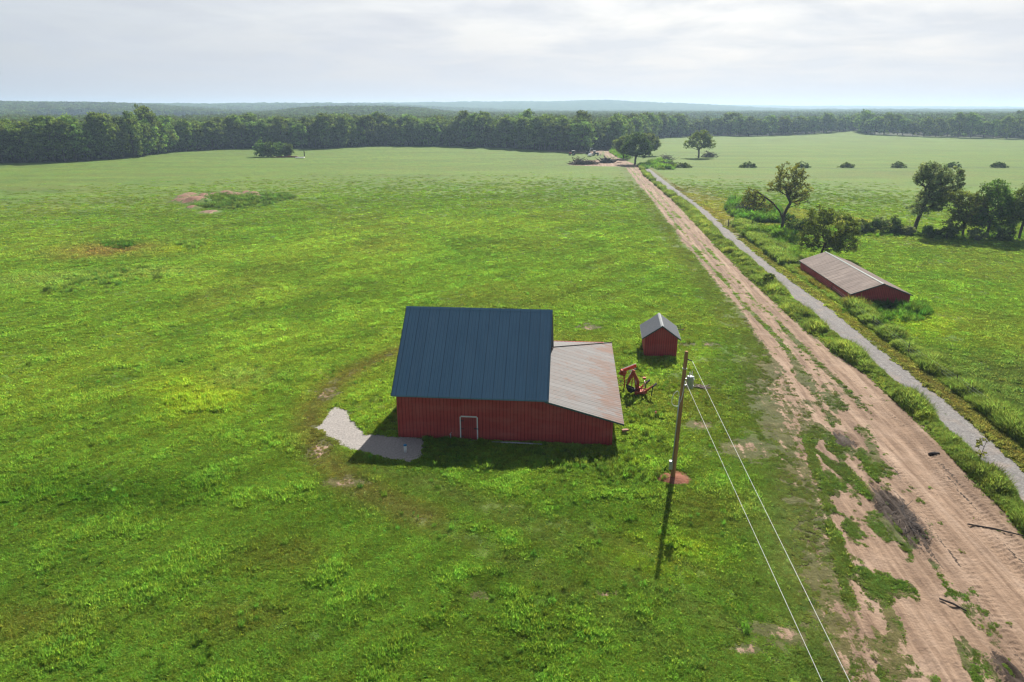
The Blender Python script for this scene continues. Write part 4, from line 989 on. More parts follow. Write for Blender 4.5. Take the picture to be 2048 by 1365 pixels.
def mat_blue():
    t = NT('blue_metal_roof'); P = t.obj(); sx = t.n('ShaderNodeSeparateXYZ', {0: P}).outputs
    fl = t.n('ShaderNodeTexWhiteNoise', {'W': t.math('FLOOR', t.math('DIVIDE', sx[0], .914))}, noise_dimensions='1D').outputs[0]
    ns = t.noise(t.map(P, (1, .4, .4)), .8, 5.0)
    f = t.math('ADD', t.math('MULTIPLY', fl, .4), t.mr(ns, .3, .7, 0, .6)); c = t.mix(f, (0.076, 0.168, 0.258), (0.102, 0.212, 0.315))
    fr = t.math('FRACT', t.math('DIVIDE', sx[0], .914)); c = t.mix(t.math('MULTIPLY', t.math('LESS_THAN', fr, .07), .45), c, (0.03, 0.065, 0.105))
    st = t.noise(t.map(P, (1.5, .12, .12)), 1.0, 5.0, .6); c = t.mix(t.mr(st, .5, .75, 0, .35), c, (0.11, 0.19, 0.27))
    return t.bsdf(c, t.mr(ns, .3, .7, .32, .5), .0, ns, .004, .5)
M_BLUE = mat_blue()
def mat_rusty(name, axis, c0, c1, amount, stain=(0.24, 0.085, 0.035), stretch=.35):
    t = NT(name); P = t.obj(); sc = [1.6, 1.6, 1.6]; sc[axis] = stretch
    ns = t.noise(t.map(P, tuple(sc)), 1.0, 6.0, .65); n2 = t.noise(P, .35, 4.0); n3 = t.noise(P, 7.0, 4.0, .7)
    sc2 = [9.0, 9.0, 9.0]; sc2[axis] = .5; n4 = t.noise(t.map(P, tuple(sc2)), 1.0, 4.0, .5)
    f = t.math('ADD', t.math('ADD', ns, t.math('MULTIPLY', n2, .8)), t.math('ADD', t.math('MULTIPLY', n3, .35), t.math('MULTIPLY', n4, .5)))
    c = t.mix(n4, c0, c1); sxx = t.n('ShaderNodeSeparateXYZ', {0: P}).outputs
    if name.startswith('rusty'): f = t.math('ADD', f, t.mr(sxx[0], 13.0, 19.0, -.22, .10))
    c = t.mix(t.mr(f, amount, amount + .22), c, stain)
    if name.startswith('rusty'):
        sh_ = t.math('DIVIDE', sxx[1], .84); wn = t.n('ShaderNodeTexWhiteNoise', {'W': t.math('FLOOR', sh_)}, noise_dimensions='1D').outputs[0]
        c = t.mix(t.mr(wn, 0, 1, 0.0, .45), c, t.mix(n4, (0.05, 0.045, 0.045), (0.10, 0.085, 0.08)))
        c = t.mix(t.math('MULTIPLY', t.math('LESS_THAN', t.math('FRACT', sh_), .14), .5), c, (0.03, 0.026, 0.026))
        c = t.mix(t.math('MULTIPLY', t.mr(n4, .55, .7), t.mr(wn, .3, .9, 0, .6)), c, stain)
    return t.bsdf(c, .7, 0.0, n3, .004, .2)
M_LEAN = mat_rusty('rusty_galvanised_roof', 0, (0.085, 0.086, 0.090), (0.155, 0.152, 0.156), 1.27, stain=(0.115, 0.052, 0.032))
M_TINR = mat_rusty('galvanised_shed_roof', 0, (0.20, 0.21, 0.225), (0.31, 0.32, 0.335), 1.72)
def mat_wea():
    t = NT('weathered_shingle_roof'); P = t.obj(); 
    sx = t.n('ShaderNodeSeparateXYZ', {0: P}).outputs
    row = t.math('FLOOR', t.math('DIVIDE', sx[1], .62)); rw = t.n('ShaderNodeTexWhiteNoise', {'W': row}, noise_dimensions='1D').outputs[0]
    pan = t.math('FLOOR', t.math('DIVIDE', sx[0], 1.9)); pw = t.n('ShaderNodeTexWhiteNoise', {'Vector': t.n('ShaderNodeCombineXYZ', {0: row, 1: pan}).outputs[0]}, noise_dimensions='2D').outputs[0]
    n1 = t.noise(t.map(P, (.5, 3.2, 1)), 1.0, 6.0, .7); n2 = t.noise(P, .3, 4.0); fr = t.math('FRACT', t.math('DIVIDE', sx[1], .31))
    f = t.math('ADD', t.math('MULTIPLY', rw, .22), t.math('ADD', t.math('MULTIPLY', pw, .22), t.mr(n1, .3, .7, 0, .62)))
    c = t.mix(f, (0.040, 0.024, 0.019), (0.245, 0.19, 0.165)); c = t.mix(t.mr(n2, .45, .7, 0, .55), c, (0.11, 0.075, 0.065))
    c = t.mix(t.math('MULTIPLY', t.math('LESS_THAN', fr, .22), .4), c, (.06, .05, .05))
    return t.bsdf(c, .85, .0, t.math('ADD', n1, t.math('MULTIPLY', fr, .4)), .03, .3)
M_WEA = mat_wea()
M_TRIMD = plain('dark_green_trim', (0.05, 0.085, 0.085), .5, 0, .15)
M_WHITE = plain('white_trim', (0.62, 0.62, 0.60), .5, 0, .1)
M_GALV = plain('galvanised_metal', (0.42, 0.44, 0.46), .45, .6, .15, 6.0)
M_RIDGE = plain('ridge_metal', (0.33, 0.345, 0.355), .5, .3, .15)
M_BLACK = plain('black_steel', (0.02, 0.02, 0.022), .6, 0, .3)

def slab(mb, a, b, c, d, t):
    """roof slab: a,b eave corners, c,d ridge corners, thickness t downwards along the normal"""
    a, b, c, d = map(Vector, (a, b, c, d)); n = (b - a).cross(d - a).normalized()
    if n.z < 0: n = -n
    mb.hexa([a - n * t, b - n * t, c - n * t, d - n * t, a, b, c, d]); return n
def ribs(mb, a, b, c, d, pitch, w, h):
    a, b, c, d = map(Vector, (a, b, c, d)); n = (b - a).cross(d - a).normalized()
    if n.z < 0: n = -n
    L_ = (b - a).length; e = (b - a).normalized(); k = int(L_ / pitch)
    for i in range(k + 1):
        f = (i * pitch + .02) / L_
        if f > 1 - .01: break
        p = a + (b - a) * f; q = d + (c - d) * f
        A = [p + n * -.004, p + e * w - n * .004, q + e * w - n * .004, q - n * .004]
        T = [p + e * w * .25 + n * h, p + e * w * .75 + n * h, q + e * w * .75 + n * h, q + e * w * .25 + n * h]
        mb.hexa([*A, *T])
def corrugated(a, b, c, d, pitch, amp, mat, name, parent, nl=3, thick=.01):
    """sheet with waves; a,b the ends of the side the waves are counted along, running towards d,c"""
    a, b, c, d = map(np.array, (a, b, c, d)); n = np.cross(b - a, d - a); n = n / np.linalg.norm(n)
    if n[2] < 0: n = -n
    L_ = max(np.linalg.norm(b - a), np.linalg.norm(c - d)); k = int(L_ / pitch * 8)
    f = np.linspace(0, 1, k + 1)[:, None]; V = []
    wv = amp * np.cos(f * L_ / pitch * 2 * math.pi)
    wv = np.sign(wv) * np.abs(wv / amp) ** .6 * amp
    for j in range(nl + 1):
        s = j / nl; p = (a + (b - a) * f) * (1 - s) + (d + (c - d) * f) * s; V.append(p + n * wv)
    V = np.concatenate(V); m = k + 1; Q = [(j * m + i, j * m + i + 1, (j + 1) * m + i + 1, (j + 1) * m + i) for j in range(nl) for i in range(k)]
    V2 = V - n * thick; o = len(V); Q2 = [(q[3] + o, q[2] + o, q[1] + o, q[0] + o) for q in Q]
    me = np_mesh(name, np.vstack([V, V2]), Q + Q2, mat, True); return link(name, me, parent)

def build_barn():
    W_, DM, WL, DL = 12.6, 13.1, 18.37, 20.4        # main width, main depth, total width, total depth
    HE, HR, HL = 4.05, 9.86, 2.15
    e = empty('barn', (BARN[0], BARN[1], 0), BARN[2]); tag(e, 'large red barn with a steep blue metal roof and a rusty tin lean-to', 'barn')
    th = .12; b = -.4
    sl = (HE - .05 - HL) / (WL + .9 - W_)
    hlw = HE - .1 - sl * (WL - W_) - .06      # height of the low outer wall
    m = MB()
    # front wall: main part and the lean-to part in one plane
    m.prism([(0, 0, b), (WL, 0, b), (WL, 0, hlw), (W_, 0, HE - .12), (W_, 0, HE - .02), (0, 0, HE - .02)], (0, th, 0)); m.build('wall', M_RED, e)
    m = MB(); m.prism([(.0, th, b), (.0, DM - th, b), (.0, DM - th, HE - .05), (.0, DM / 2, HR - .14), (.0, th, HE - .05)], (th, 0, 0)); m.build('wall', M_RED, e)
    m = MB(); m.prism([(W_ - th, th, b), (W_ - th, DM - th, b), (W_ - th, DM - th, HE - .05), (W_ - th, DM / 2, HR - .14), (W_ - th, th, HE - .05)], (th, 0, 0)); m.build('wall', M_RED, e)
    m = MB(); m.box((WL - th / 2, DL / 2, (hlw + b) / 2), (th, DL - 2 * th, hlw - b)); m.build('wall', M_RED, e)
    m = MB(); m.box((WL / 2, DL - th / 2, (hlw + b) / 2), (WL, th, hlw - b)); m.build('wall', M_RED, e)
    m = MB(); m.prism([(0, DM, b), (0, DL - th, b), (0, DL - th, hlw), (0, DM, HE - .12)], (th, 0, 0)); m.build('wall', M_RED, e)
    m = MB(); m.box((W_ / 2, DM - th / 2, (HE - .1 + b) / 2), (W_ - 2 * th - .01, th, HE - .1 - b)); m.build('wall', M_RED, e)
    # main roof
    ox, oy = .34, .28; s2 = (HR - HE) / (DM / 2 + oy); x0, x1 = -ox, W_ + ox
    m = MB(); A = (x0, -oy, HE), (x1, -oy, HE), (x1, DM / 2, HR), (x0, DM / 2, HR)
    slab(m, *A, .07); ribs(m, *A, .305, .06, .03)
    m.build('roof', M_BLUE, e)
    m = MB(); A = (x1, DM + oy, HE), (x0, DM + oy, HE), (x0, DM / 2 + .004, HR), (x1, DM / 2 + .004, HR)
    slab(m, *A, .07); ribs(m, *A, .305, .06, .03); m.build('roof', M_BLUE, e)
    m = MB(); nn = .19
    m.prism([(x0 - .02, DM / 2 - nn, HR - nn * s2 + .05), (x0 - .02, DM / 2, HR + .065), (x0 - .02, DM / 2 + nn, HR - nn * s2 + .05), (x0 - .02, DM / 2 + nn, HR - nn * s2 + .035), (x0 - .02, DM / 2, HR + .045), (x0 - .02, DM / 2 - nn, HR - nn * s2 + .035)], (x1 - x0 + .04, 0, 0))
    m.build('ridge_cap', M_BLUE, e)
    m = MB()
    for xx in (x0 - .035, x1 + .003):
        for ya, yb in ((-oy, DM / 2), (DM + oy, DM / 2)):
            m.prism([(xx, ya, HE - .14), (xx, ya, HE + .03), (xx, yb, HR + .03), (xx, yb, HR - .16)], (.032, 0, 0))
    m.build('gable_trim', M_TRIMD, e)
    m = MB(); m.box(((x0 + x1) / 2, -oy - .017, HE - .05), (x1 - x0, .03, .13)); m.build('eave_trim', M_BLUE, e)
    # lean-to roof: right side, meeting the back side along a hip
    xo = WL + .9; zi = HE - .06; yo = -.24; yb = DL + .3; wi = W_ + .02
    wl = xo - wi; hipd = yb - DM
    corrugated((wi, yo, zi), (wi, DM + .1, zi), (xo, yb, HL), (xo, yo, HL), .42, .009, M_LEAN, 'lean_to_roof', e)
    corrugated((wi - W_ - .1, DM + .02, zi - .02), (wi, DM + .12, zi), (xo, yb + .02, HL), (-.1, yb, HL), .42, .009, M_LEAN, 'lean_to_roof', e)
    m = MB(); m.tube([(wi, DM + .12, zi + .03), (xo, yb, HL + .03)], .06, 6); m.build('hip_cap', M_LEAN, e)
    m = MB(); m.prism([(wi, yo - .03, zi - .16), (xo, yo - .03, HL - .16), (xo, yo - .03, HL - .0), (wi, yo - .03, zi - .0)], (0, .03, 0)); m.build('eave_trim', M_TRIMD, e)
    m = MB(); m.prism([(xo - .02, yo, HL - .12), (xo - .02, yb, HL - .12), (xo - .02, yb, HL - .03), (xo - .02, yo, HL - .03)], (.02, 0, 0)); m.build('eave_trim', M_TRIMD, e)
    # door
    q = g(938.5, 880); c, s = math.cos(BARN[2]), math.sin(BARN[2]); du = (q[0] - BARN[0]) * c + (q[1] - BARN[1]) * s
    d = empty('door'); d.parent = e; d.location = (du, 0, 0)
    dn = MB(); dn.box((0, -.022, 1.02), (1.36, .04, 2.10)); dn2 = dn.build('door_leaf', M_DOOR, d)
    hg = MB()
    for z in (.35, 1.05, 1.8): hg.box((-.56, -.055, z), (.26, .03, .07))
    hg.build('hinge', M_BLACK, d)
    sl_ = MB(); sl_.box((0, -.2, -.02), (1.5, .36, .12)); sl_.build('threshold', M_GALV, d)
    fr = MB()
    for sx in (-1, 1): fr.box((sx * .73, -.035, 1.04), (.095, .07, 2.22))
    fr.box((0, -.035, 2.20), (1.365, .07, .095)); fr.build('frame', M_WHITE, d)
    hd = MB(); hd.box((.56, -.06, 1.10), (.24, .05, .09)); hd.box((.75, -.085, 1.10), (.2, .02, .06)); hd.build('handle', M_BLACK, d)
build_barn()

def gable_shed(name, B, HE, HR, ox, of, red, roofm, label, cat='shed', corr=.16, trimr=M_TRIMD, ridgem=M_RIDGE):
    x, y, a, W_, D = B; e = empty(name, (x, y, 0), a); tag(e, label, cat); th = .1; b = -.5
    s = (HR - HE) / (W_ / 2 + ox); hw = HE + s * ox - .07
    for yy, dd in ((0, th), (D - th, th)):
        m = MB(); m.prism([(0, yy, b), (W_, yy, b), (W_, yy, hw), (W_ / 2, yy, HR - .08), (0, yy, hw)], (0, dd, 0)); m.build('wall', red, e)
    for xx in (0, W_ - th):
        m = MB(); m.box((xx + th / 2, D / 2, (hw + b) / 2), (th, D - 2 * th, hw - b)); m.build('wall', red, e)
    y0, y1 = -of, D + of
    corrugated((-ox, y0, HE), (-ox, y1, HE), (W_ / 2, y1, HR), (W_ / 2, y0, HR), corr, .02, roofm, 'roof', e)
    corrugated((W_ + ox, y0, HE), (W_ + ox, y1, HE), (W_ / 2, y1, HR), (W_ / 2, y0, HR), corr, .02, roofm, 'roof', e)
    m = MB(); w = .17
    m.prism([(W_ / 2 - w, y0 - .02, HR - w * s + .05), (W_ / 2, y0 - .02, HR + .07), (W_ / 2 + w, y0 - .02, HR - w * s + .05), (W_ / 2 + w, y0 - .02, HR - w * s + .03), (W_ / 2, y0 - .02, HR + .045), (W_ / 2 - w, y0 - .02, HR - w * s + .03)], (0, y1 - y0 + .04, 0))
    m.build('ridge_cap', ridgem, e)
    m = MB()
    for yy in (y0 - .033, y1 + .003):
        for xa in (-ox, W_ + ox):
            m.prism([(xa, yy, HE - .13), (xa, yy, HE - .005), (W_ / 2, yy, HR - .005), (W_ / 2, yy, HR - .14)], (0, .03, 0))
    for xa in (-ox - .02, W_ + ox): m.box((xa + .01, (y0 + y1) / 2, HE - .075), (.02, y1 - y0, .1))
    m.build('roof_trim', trimr, e)
    return e
sh = gable_shed('small_shed', SHED, 2.2, 3.76, .36, .19, M_RED2, M_TINR, 'small square red shed with a grey tin gable roof beside the barn')
lg = gable_shed('long_shed', LONG, 1.72, 3.34, .22, .3, M_RED2, M_WEA, 'long low red shed with a weathered brown grey roof beyond the gravel road', corr=.62, ridgem=M_TRIMD)
m = MB(); m.box((6.6, -.31, 2.35), (1.5, .04, .09), Matrix.Rotation(R(21), 3, 'Y')); m.build('loose_board', M_WHITE, lg)

# ------------------------------------------------------------------ utility pole, transformer, lines
def utility_pole():
    bx, by = POLE; H = 10.42; tq = g(1373.5, 703.5, H); lean = Vector((tq[0] - bx, tq[1] - by, H))
    print('pole lean', lean)
    lean = Vector((max(-.35, min(.35, lean.x)), 0, H))
    def at(z): return lean * (z / H)
    e = empty('utility_pole', (bx, by, 0)); tag(e, 'brown wooden utility pole with a transformer, standing in a ring of red soil', 'utility pole')
    t = NT('creosoted_wood'); P = t.obj(); ns = t.noise(t.map(P, (6, 6, .35)), 1.0, 6.0, .65)
    M_POLE = t.bsdf(t.mix(t.mr(ns, .3, .7), (0.20, 0.10, 0.04), (0.44, 0.24, 0.10)), .85, 0, ns, .01)
    m = MB(); zs = [-.5, 0, 2, 4, 6, 8, 10.38, 10.42]; m.tube([at(z) for z in zs], [.185, .182, .172, .162, .152, .143, .132, .11], 14); m.build('shaft', M_POLE, e, True)
    m = MB(); o = Vector((-.17, -.06, 0)); m.tube([at(z) + o * (1.12 - z * .03) for z in (1.2, 3, 5, 6.9)], .045, 8); m.build('conduit', M_GALV, e, True)
    m = MB(); p = at(1.25) + Vector((-.27, -.08, 0)); m.box(p, (.26, .17, .72)); m.tube([p + Vector((0, -.08, .1)), p + Vector((0, -.2, .1))], .085, 12); bx2 = m.build('meter_box', M_GALV, e)
    # weatherhead and drip loop
    m = MB(); pts = [at(6.9) + Vector((-.2, -.06, .1)), at(7.25) + Vector((-.35, -.1, .1)), at(7.1) + Vector((-.62, -.1, 0)), at(6.6) + Vector((-.72, -.1, -.1)), at(6.2) + Vector((-.5, -.15, 0)), at(6.3) + Vector((-.18, -.2, 0)), at(7.2) + Vector((0, -.2, 0)), at(8.2) + Vector((.05, -.17, 0))]
    cv = []
    for i in range(len(pts) - 1):
        p0 = pts[max(i - 1, 0)]; p1, p2 = pts[i], pts[i + 1]; p3 = pts[min(i + 2, len(pts) - 1)]
        for k in range(6):
            t_ = k / 6; cv.append(.5 * ((2 * p1) + (p2 - p0) * t_ + (2 * p0 - 5 * p1 + 4 * p2 - p3) * t_ ** 2 + (3 * p1 - p0 - 3 * p2 + p3) * t_ ** 3))
    m.tube(cv + [pts[-1]], .025, 6); m.build('drip_loop', M_WHITE, e, True)
    # transformer
    tx = at(8.05) + Vector((.50, -.02, 0))
    m = MB(); m.tube([tx + Vector((0, 0, z)) for z in (-.46, -.44, .38, .42, .47)], [.22, .255, .255, .28, .16], 18); tr = m.build('transformer', M_GALV, e, True)
    m = MB()
    for dx_, dy_ in ((-.07, 0), (.08, -.05)):
        p = tx + Vector((dx_, dy_, .45)); zs = [0, .06, .07, .13, .14, .20, .21, .27, .28, .42]; rs = [.05, .05, .035, .05, .035, .05, .035, .045, .02, .015]
        m.tube([p + Vector((0, 0, z)) for z in zs], rs, 10)
    m.build('bushing', M_WHITE, tr)
    m = MB()
    for z in (-.25, .25): m.box(at(8.05 + z) + Vector((.2, -.02, 0)), (.18, .08, .06)); m.tube([tx + Vector((.28 * math.cos(a), .28 * math.sin(a), z)) for a in np.linspace(0, 6.28, 20)], .012, 5, False)
    m.build('bracket', M_GALV, tr)
    m = MB(); m.tube([tx + Vector((-.07, 0, .86)), tx + Vector((-.15, -.05, 1.2)), at(9.7) + Vector((.1, -.1, 0))], .012, 6); m.build('jumper_wire', M_BLACK, tr)
    m = MB(); pi = at(9.82) + Vector((.13, -.06, 0)); m.tube([pi, pi + Vector((.14, -.1, -.02)), pi + Vector((.28, -.22, -.04))], [.05, .045, .03], 8); m.build('insulator', M_BLACK, e, True)
    m = MB(); m.tube([at(9.1) + Vector((0, 0, -.03)), at(9.1) + Vector((0, 0, .03))], .155, 14); m.build('band', M_GALV, e)
    base = Vector((bx, by, 0))
    for z0, zp, end, off, lab in ((9.78, 9.55, (1700, 1365), Vector((.41, -.28, 0)), 'upper white power cable running from the insulator near the pole top towards the viewer'),
                              (8.25, 8.05, (1645, 1365), Vector((.06, -.17, 0)), 'lower white power cable running from beside the transformer towards the viewer')):
        p0 = base + at(z0) + off; q = g3(*end, zp); d = (q - p0); d.z = 0; L0 = d.length; T_ = 75.0; dn = d.normalized()
        # sag parabola through both ends with total span T_
        k = (zp - z0) / L0 / (L0 - T_); pts = []
        for i in range(41):
            s_ = T_ * i / 40; pts.append(p0 + dn * s_ + Vector((0, 0, k * s_ * (s_ - T_))))
        m = MB(); m.tube([p - p0 for p in pts], .0105, 6); o = m.build('power_line', M_WIRE, None, True); o.location = p0; tag(o, lab, 'power line')
        print('wire', L0, dn, k)
M_WIRE = plain('white_cable', (0.5, 0.5, 0.5), .5, 0, .05)
utility_pole()

# ------------------------------------------------------------------ small things near the barn
M_MRED = plain('faded_red_paint', (0.55, 0.06, 0.03), .5, 0, .3, 5.0)
M_MRED2 = plain('rusty_red_steel', (0.36, 0.075, 0.04), .7, 0, .35, 6.0)
M_TIRE = plain('black_rubber', (0.018, 0.018, 0.018), .9, 0, .3)
M_CHROME = plain('bright_rod', (0.6, 0.6, 0.6), .3, .8, .1)
def backhoe():
    q = g(1283, 792); e = empty('backhoe_attachment', (q[0], q[1], 0), R(-4)); tag(e, 'red backhoe attachment with folded digging arm and black bucket parked in the weeds', 'machine')
    def P(px, py, y=0.0): return Vector(((px - 1283) * .0495, y, (792 - py) * .0530))
    def beam(mb, a, b, w, h0, h1):
        a, b = Vector(a), Vector(b); d = (b - a).normalized(); n = d.cross(Vector((0, 1, 0))).normalized(); s = Vector((0, w / 2, 0))
        mb.hexa([a - n * h0 / 2 - s, b - n * h1 / 2 - s, b - n * h1 / 2 + s, a - n * h0 / 2 + s, a + n * h0 / 2 - s, b + n * h1 / 2 - s, b + n * h1 / 2 + s, a + n * h0 / 2 + s])
    m = MB(); beam(m, P(1274, 782), P(1272, 762), .22, .34, .48); beam(m, P(1272, 763), P(1263.5, 743), .22, .47, .22); b_ = m.build('boom', M_MRED2, e, False, .015)
    m = MB(); m.box(P(1270, 765, -.116), (.05, .01, .42), Matrix.Rotation(R(-8), 3, 'Y')); m.build('decal_plate', M_WHITE, b_)
    m = MB(); beam(m, P(1265, 741, .0), P(1253.5, 770, .0), .16, .30, .20); m.build('dipper_stick', M_MRED2, e, False, .015)
    m = MB(); m.tube([P(1263, 742, .2), P(1252, 765, .2)], .05, 8); m.tube([P(1266, 748, .18), P(1277, 776, .18)], .05, 8); m.build('hydraulic_cylinder', M_CHROME, e, True)
    # bucket: curved shell with side plates and teeth
    m = MB(); pr = [(1251, 771), (1252, 777), (1256, 783), (1262, 785), (1269, 780), (1267, 777)]
    for s in (-.3, .27): m.prism([P(*p, s) for p in pr], (0, .03, 0))
    for i in range(4): a_, b2 = P(*pr[i], -.3), P(*pr[i + 1], -.3); m.prism([a_, b2, b2 + Vector((0, .6, 0)), a_ + Vector((0, .6, 0))], (.0, 0, .03))
    for i in range(4): m.box(P(1269.5, 779, -.22 + i * .15), (.16, .05, .05))
    m.build('bucket', M_BLACK, e)
    m = MB(); m.box(P(1279, 783), (1.1, .9, .22)); m.box(P(1276, 779), (.36, .36, .5)); m.box(P(1288, 783, .1), (.5, .7, .3)); m.tube([P(1271, 786, -.5), P(1271, 786, .5)], .09, 8); m.build('main_frame', M_MRED2, e, False, .02)
    m = MB(); m.box(P(1286.5, 757, .1), (.32, .3, .16)); m.box(P(1286.5, 762, .22), (.06, .06, .5)); m.build('seat', M_MRED2, e, False, .02)
    m = MB()
    for i in range(4): m.tube([P(1285 + i * 1.2, 775, .05 * i), P(1286 + i * 1.1, 764 + i, .05 * i)], .018, 6); 
    m.tube([P(1287, 776, .15), P(1287.5, 763, .15)], .045, 8); m.build('control_levers', M_CHROME, e)
    for sy, (a_, b2) in ((-.3, (P(1289, 781, -.3), P(1303, 768, -.45))), (.45, (P(1281, 781, .45), P(1293, 770, .8)))):
        m = MB(); beam(m, a_, b2, .12, .2, .14); st = m.build('stabilizer', M_MRED2, e)
        m = MB(); m.box(b2 + Vector((.1, 0, .05)), (.62, .34, .09), Matrix.Rotation(R(-42), 3, 'Y')); m.build('foot_pad', M_BLACK, st)
        m = MB(); m.tube([b2, b2 + Vector((-.1, 0, -1.05))], .05, 8); m.build('prop', M_BLACK, st)
    m = MB(); r = random.Random(4)
    for i in range(9):
        x = r.uniform(1272, 1292); m.tube([P(x, 784, r.uniform(-.5, .3)), P(x + r.uniform(-4, 4), 777, -.3), P(x + r.uniform(-6, 6), r.uniform(778, 788), r.uniform(-.4, .4))], .018, 5)
    m.build('hydraulic_hoses', M_TIRE, e)
    # second machine: raised red beam with a spoked wheel
    q = g(1247, 790); e = empty('hay_rake', (q[0], q[1] + 1.1, 0), R(-3)); tag(e, 'red steel beam implement with an iron spoked wheel right against the lean-to', 'machine')
    def Q(px, py, y=0.): return Vector(((px - 1247) * .0510, y, (790 - py) * .0530 - .35))
    m = MB(); beam(m, Q(1244, 744), Q(1272, 732), .22, .26, .30); b_ = m.build('beam', M_MRED, e, False, .02)
    m = MB(); m.tube([Q(1246, 739, -.05), Q(1271.5, 728, -.05)], .04, 6); m.tube([Q(1258, 743, -.15), Q(1272, 737, -.15)], .045, 6); m.build('rail', M_WHITE, b_)
    m = MB(); m.box(Q(1247, 746, -.1), (.62, .5, .5), Matrix.Rotation(R(20), 3, 'Y')); m.tube([Q(1249, 745, -.42), Q(1249, 745, -.3)], .19, 14); m.build('gear_box', M_MRED2, e, False, .03)
    m = MB(); m.tube([Q(1249, 750), Q(1252, 768), Q(1250, 786)], .06, 8); m.tube([Q(1268, 737, .1), Q(1266, 788, .3)], .05, 8); m.build('stand', M_MRED2, e)
    c = Q(1243.5, 764, -.15); m = MB(); m.tube([c + Vector((.42 * math.cos(a), -.1 * math.cos(a), .42 * math.sin(a))) for a in np.linspace(0, 2 * math.pi, 25)], .028, 6, False); wh = m.build('wheel', M_MRED2, e, True)
    m = MB()
    for k in range(8): a = k * math.pi / 4; m.tube([c, c + Vector((.42 * math.cos(a), -.1 * math.cos(a), .42 * math.sin(a)))], .015, 5)
    m.tube([c + Vector((0, -.06, 0)), c + Vector((0, .06, 0))], .06, 8); m.build('spokes', M_TWIG, wh)
backhoe()

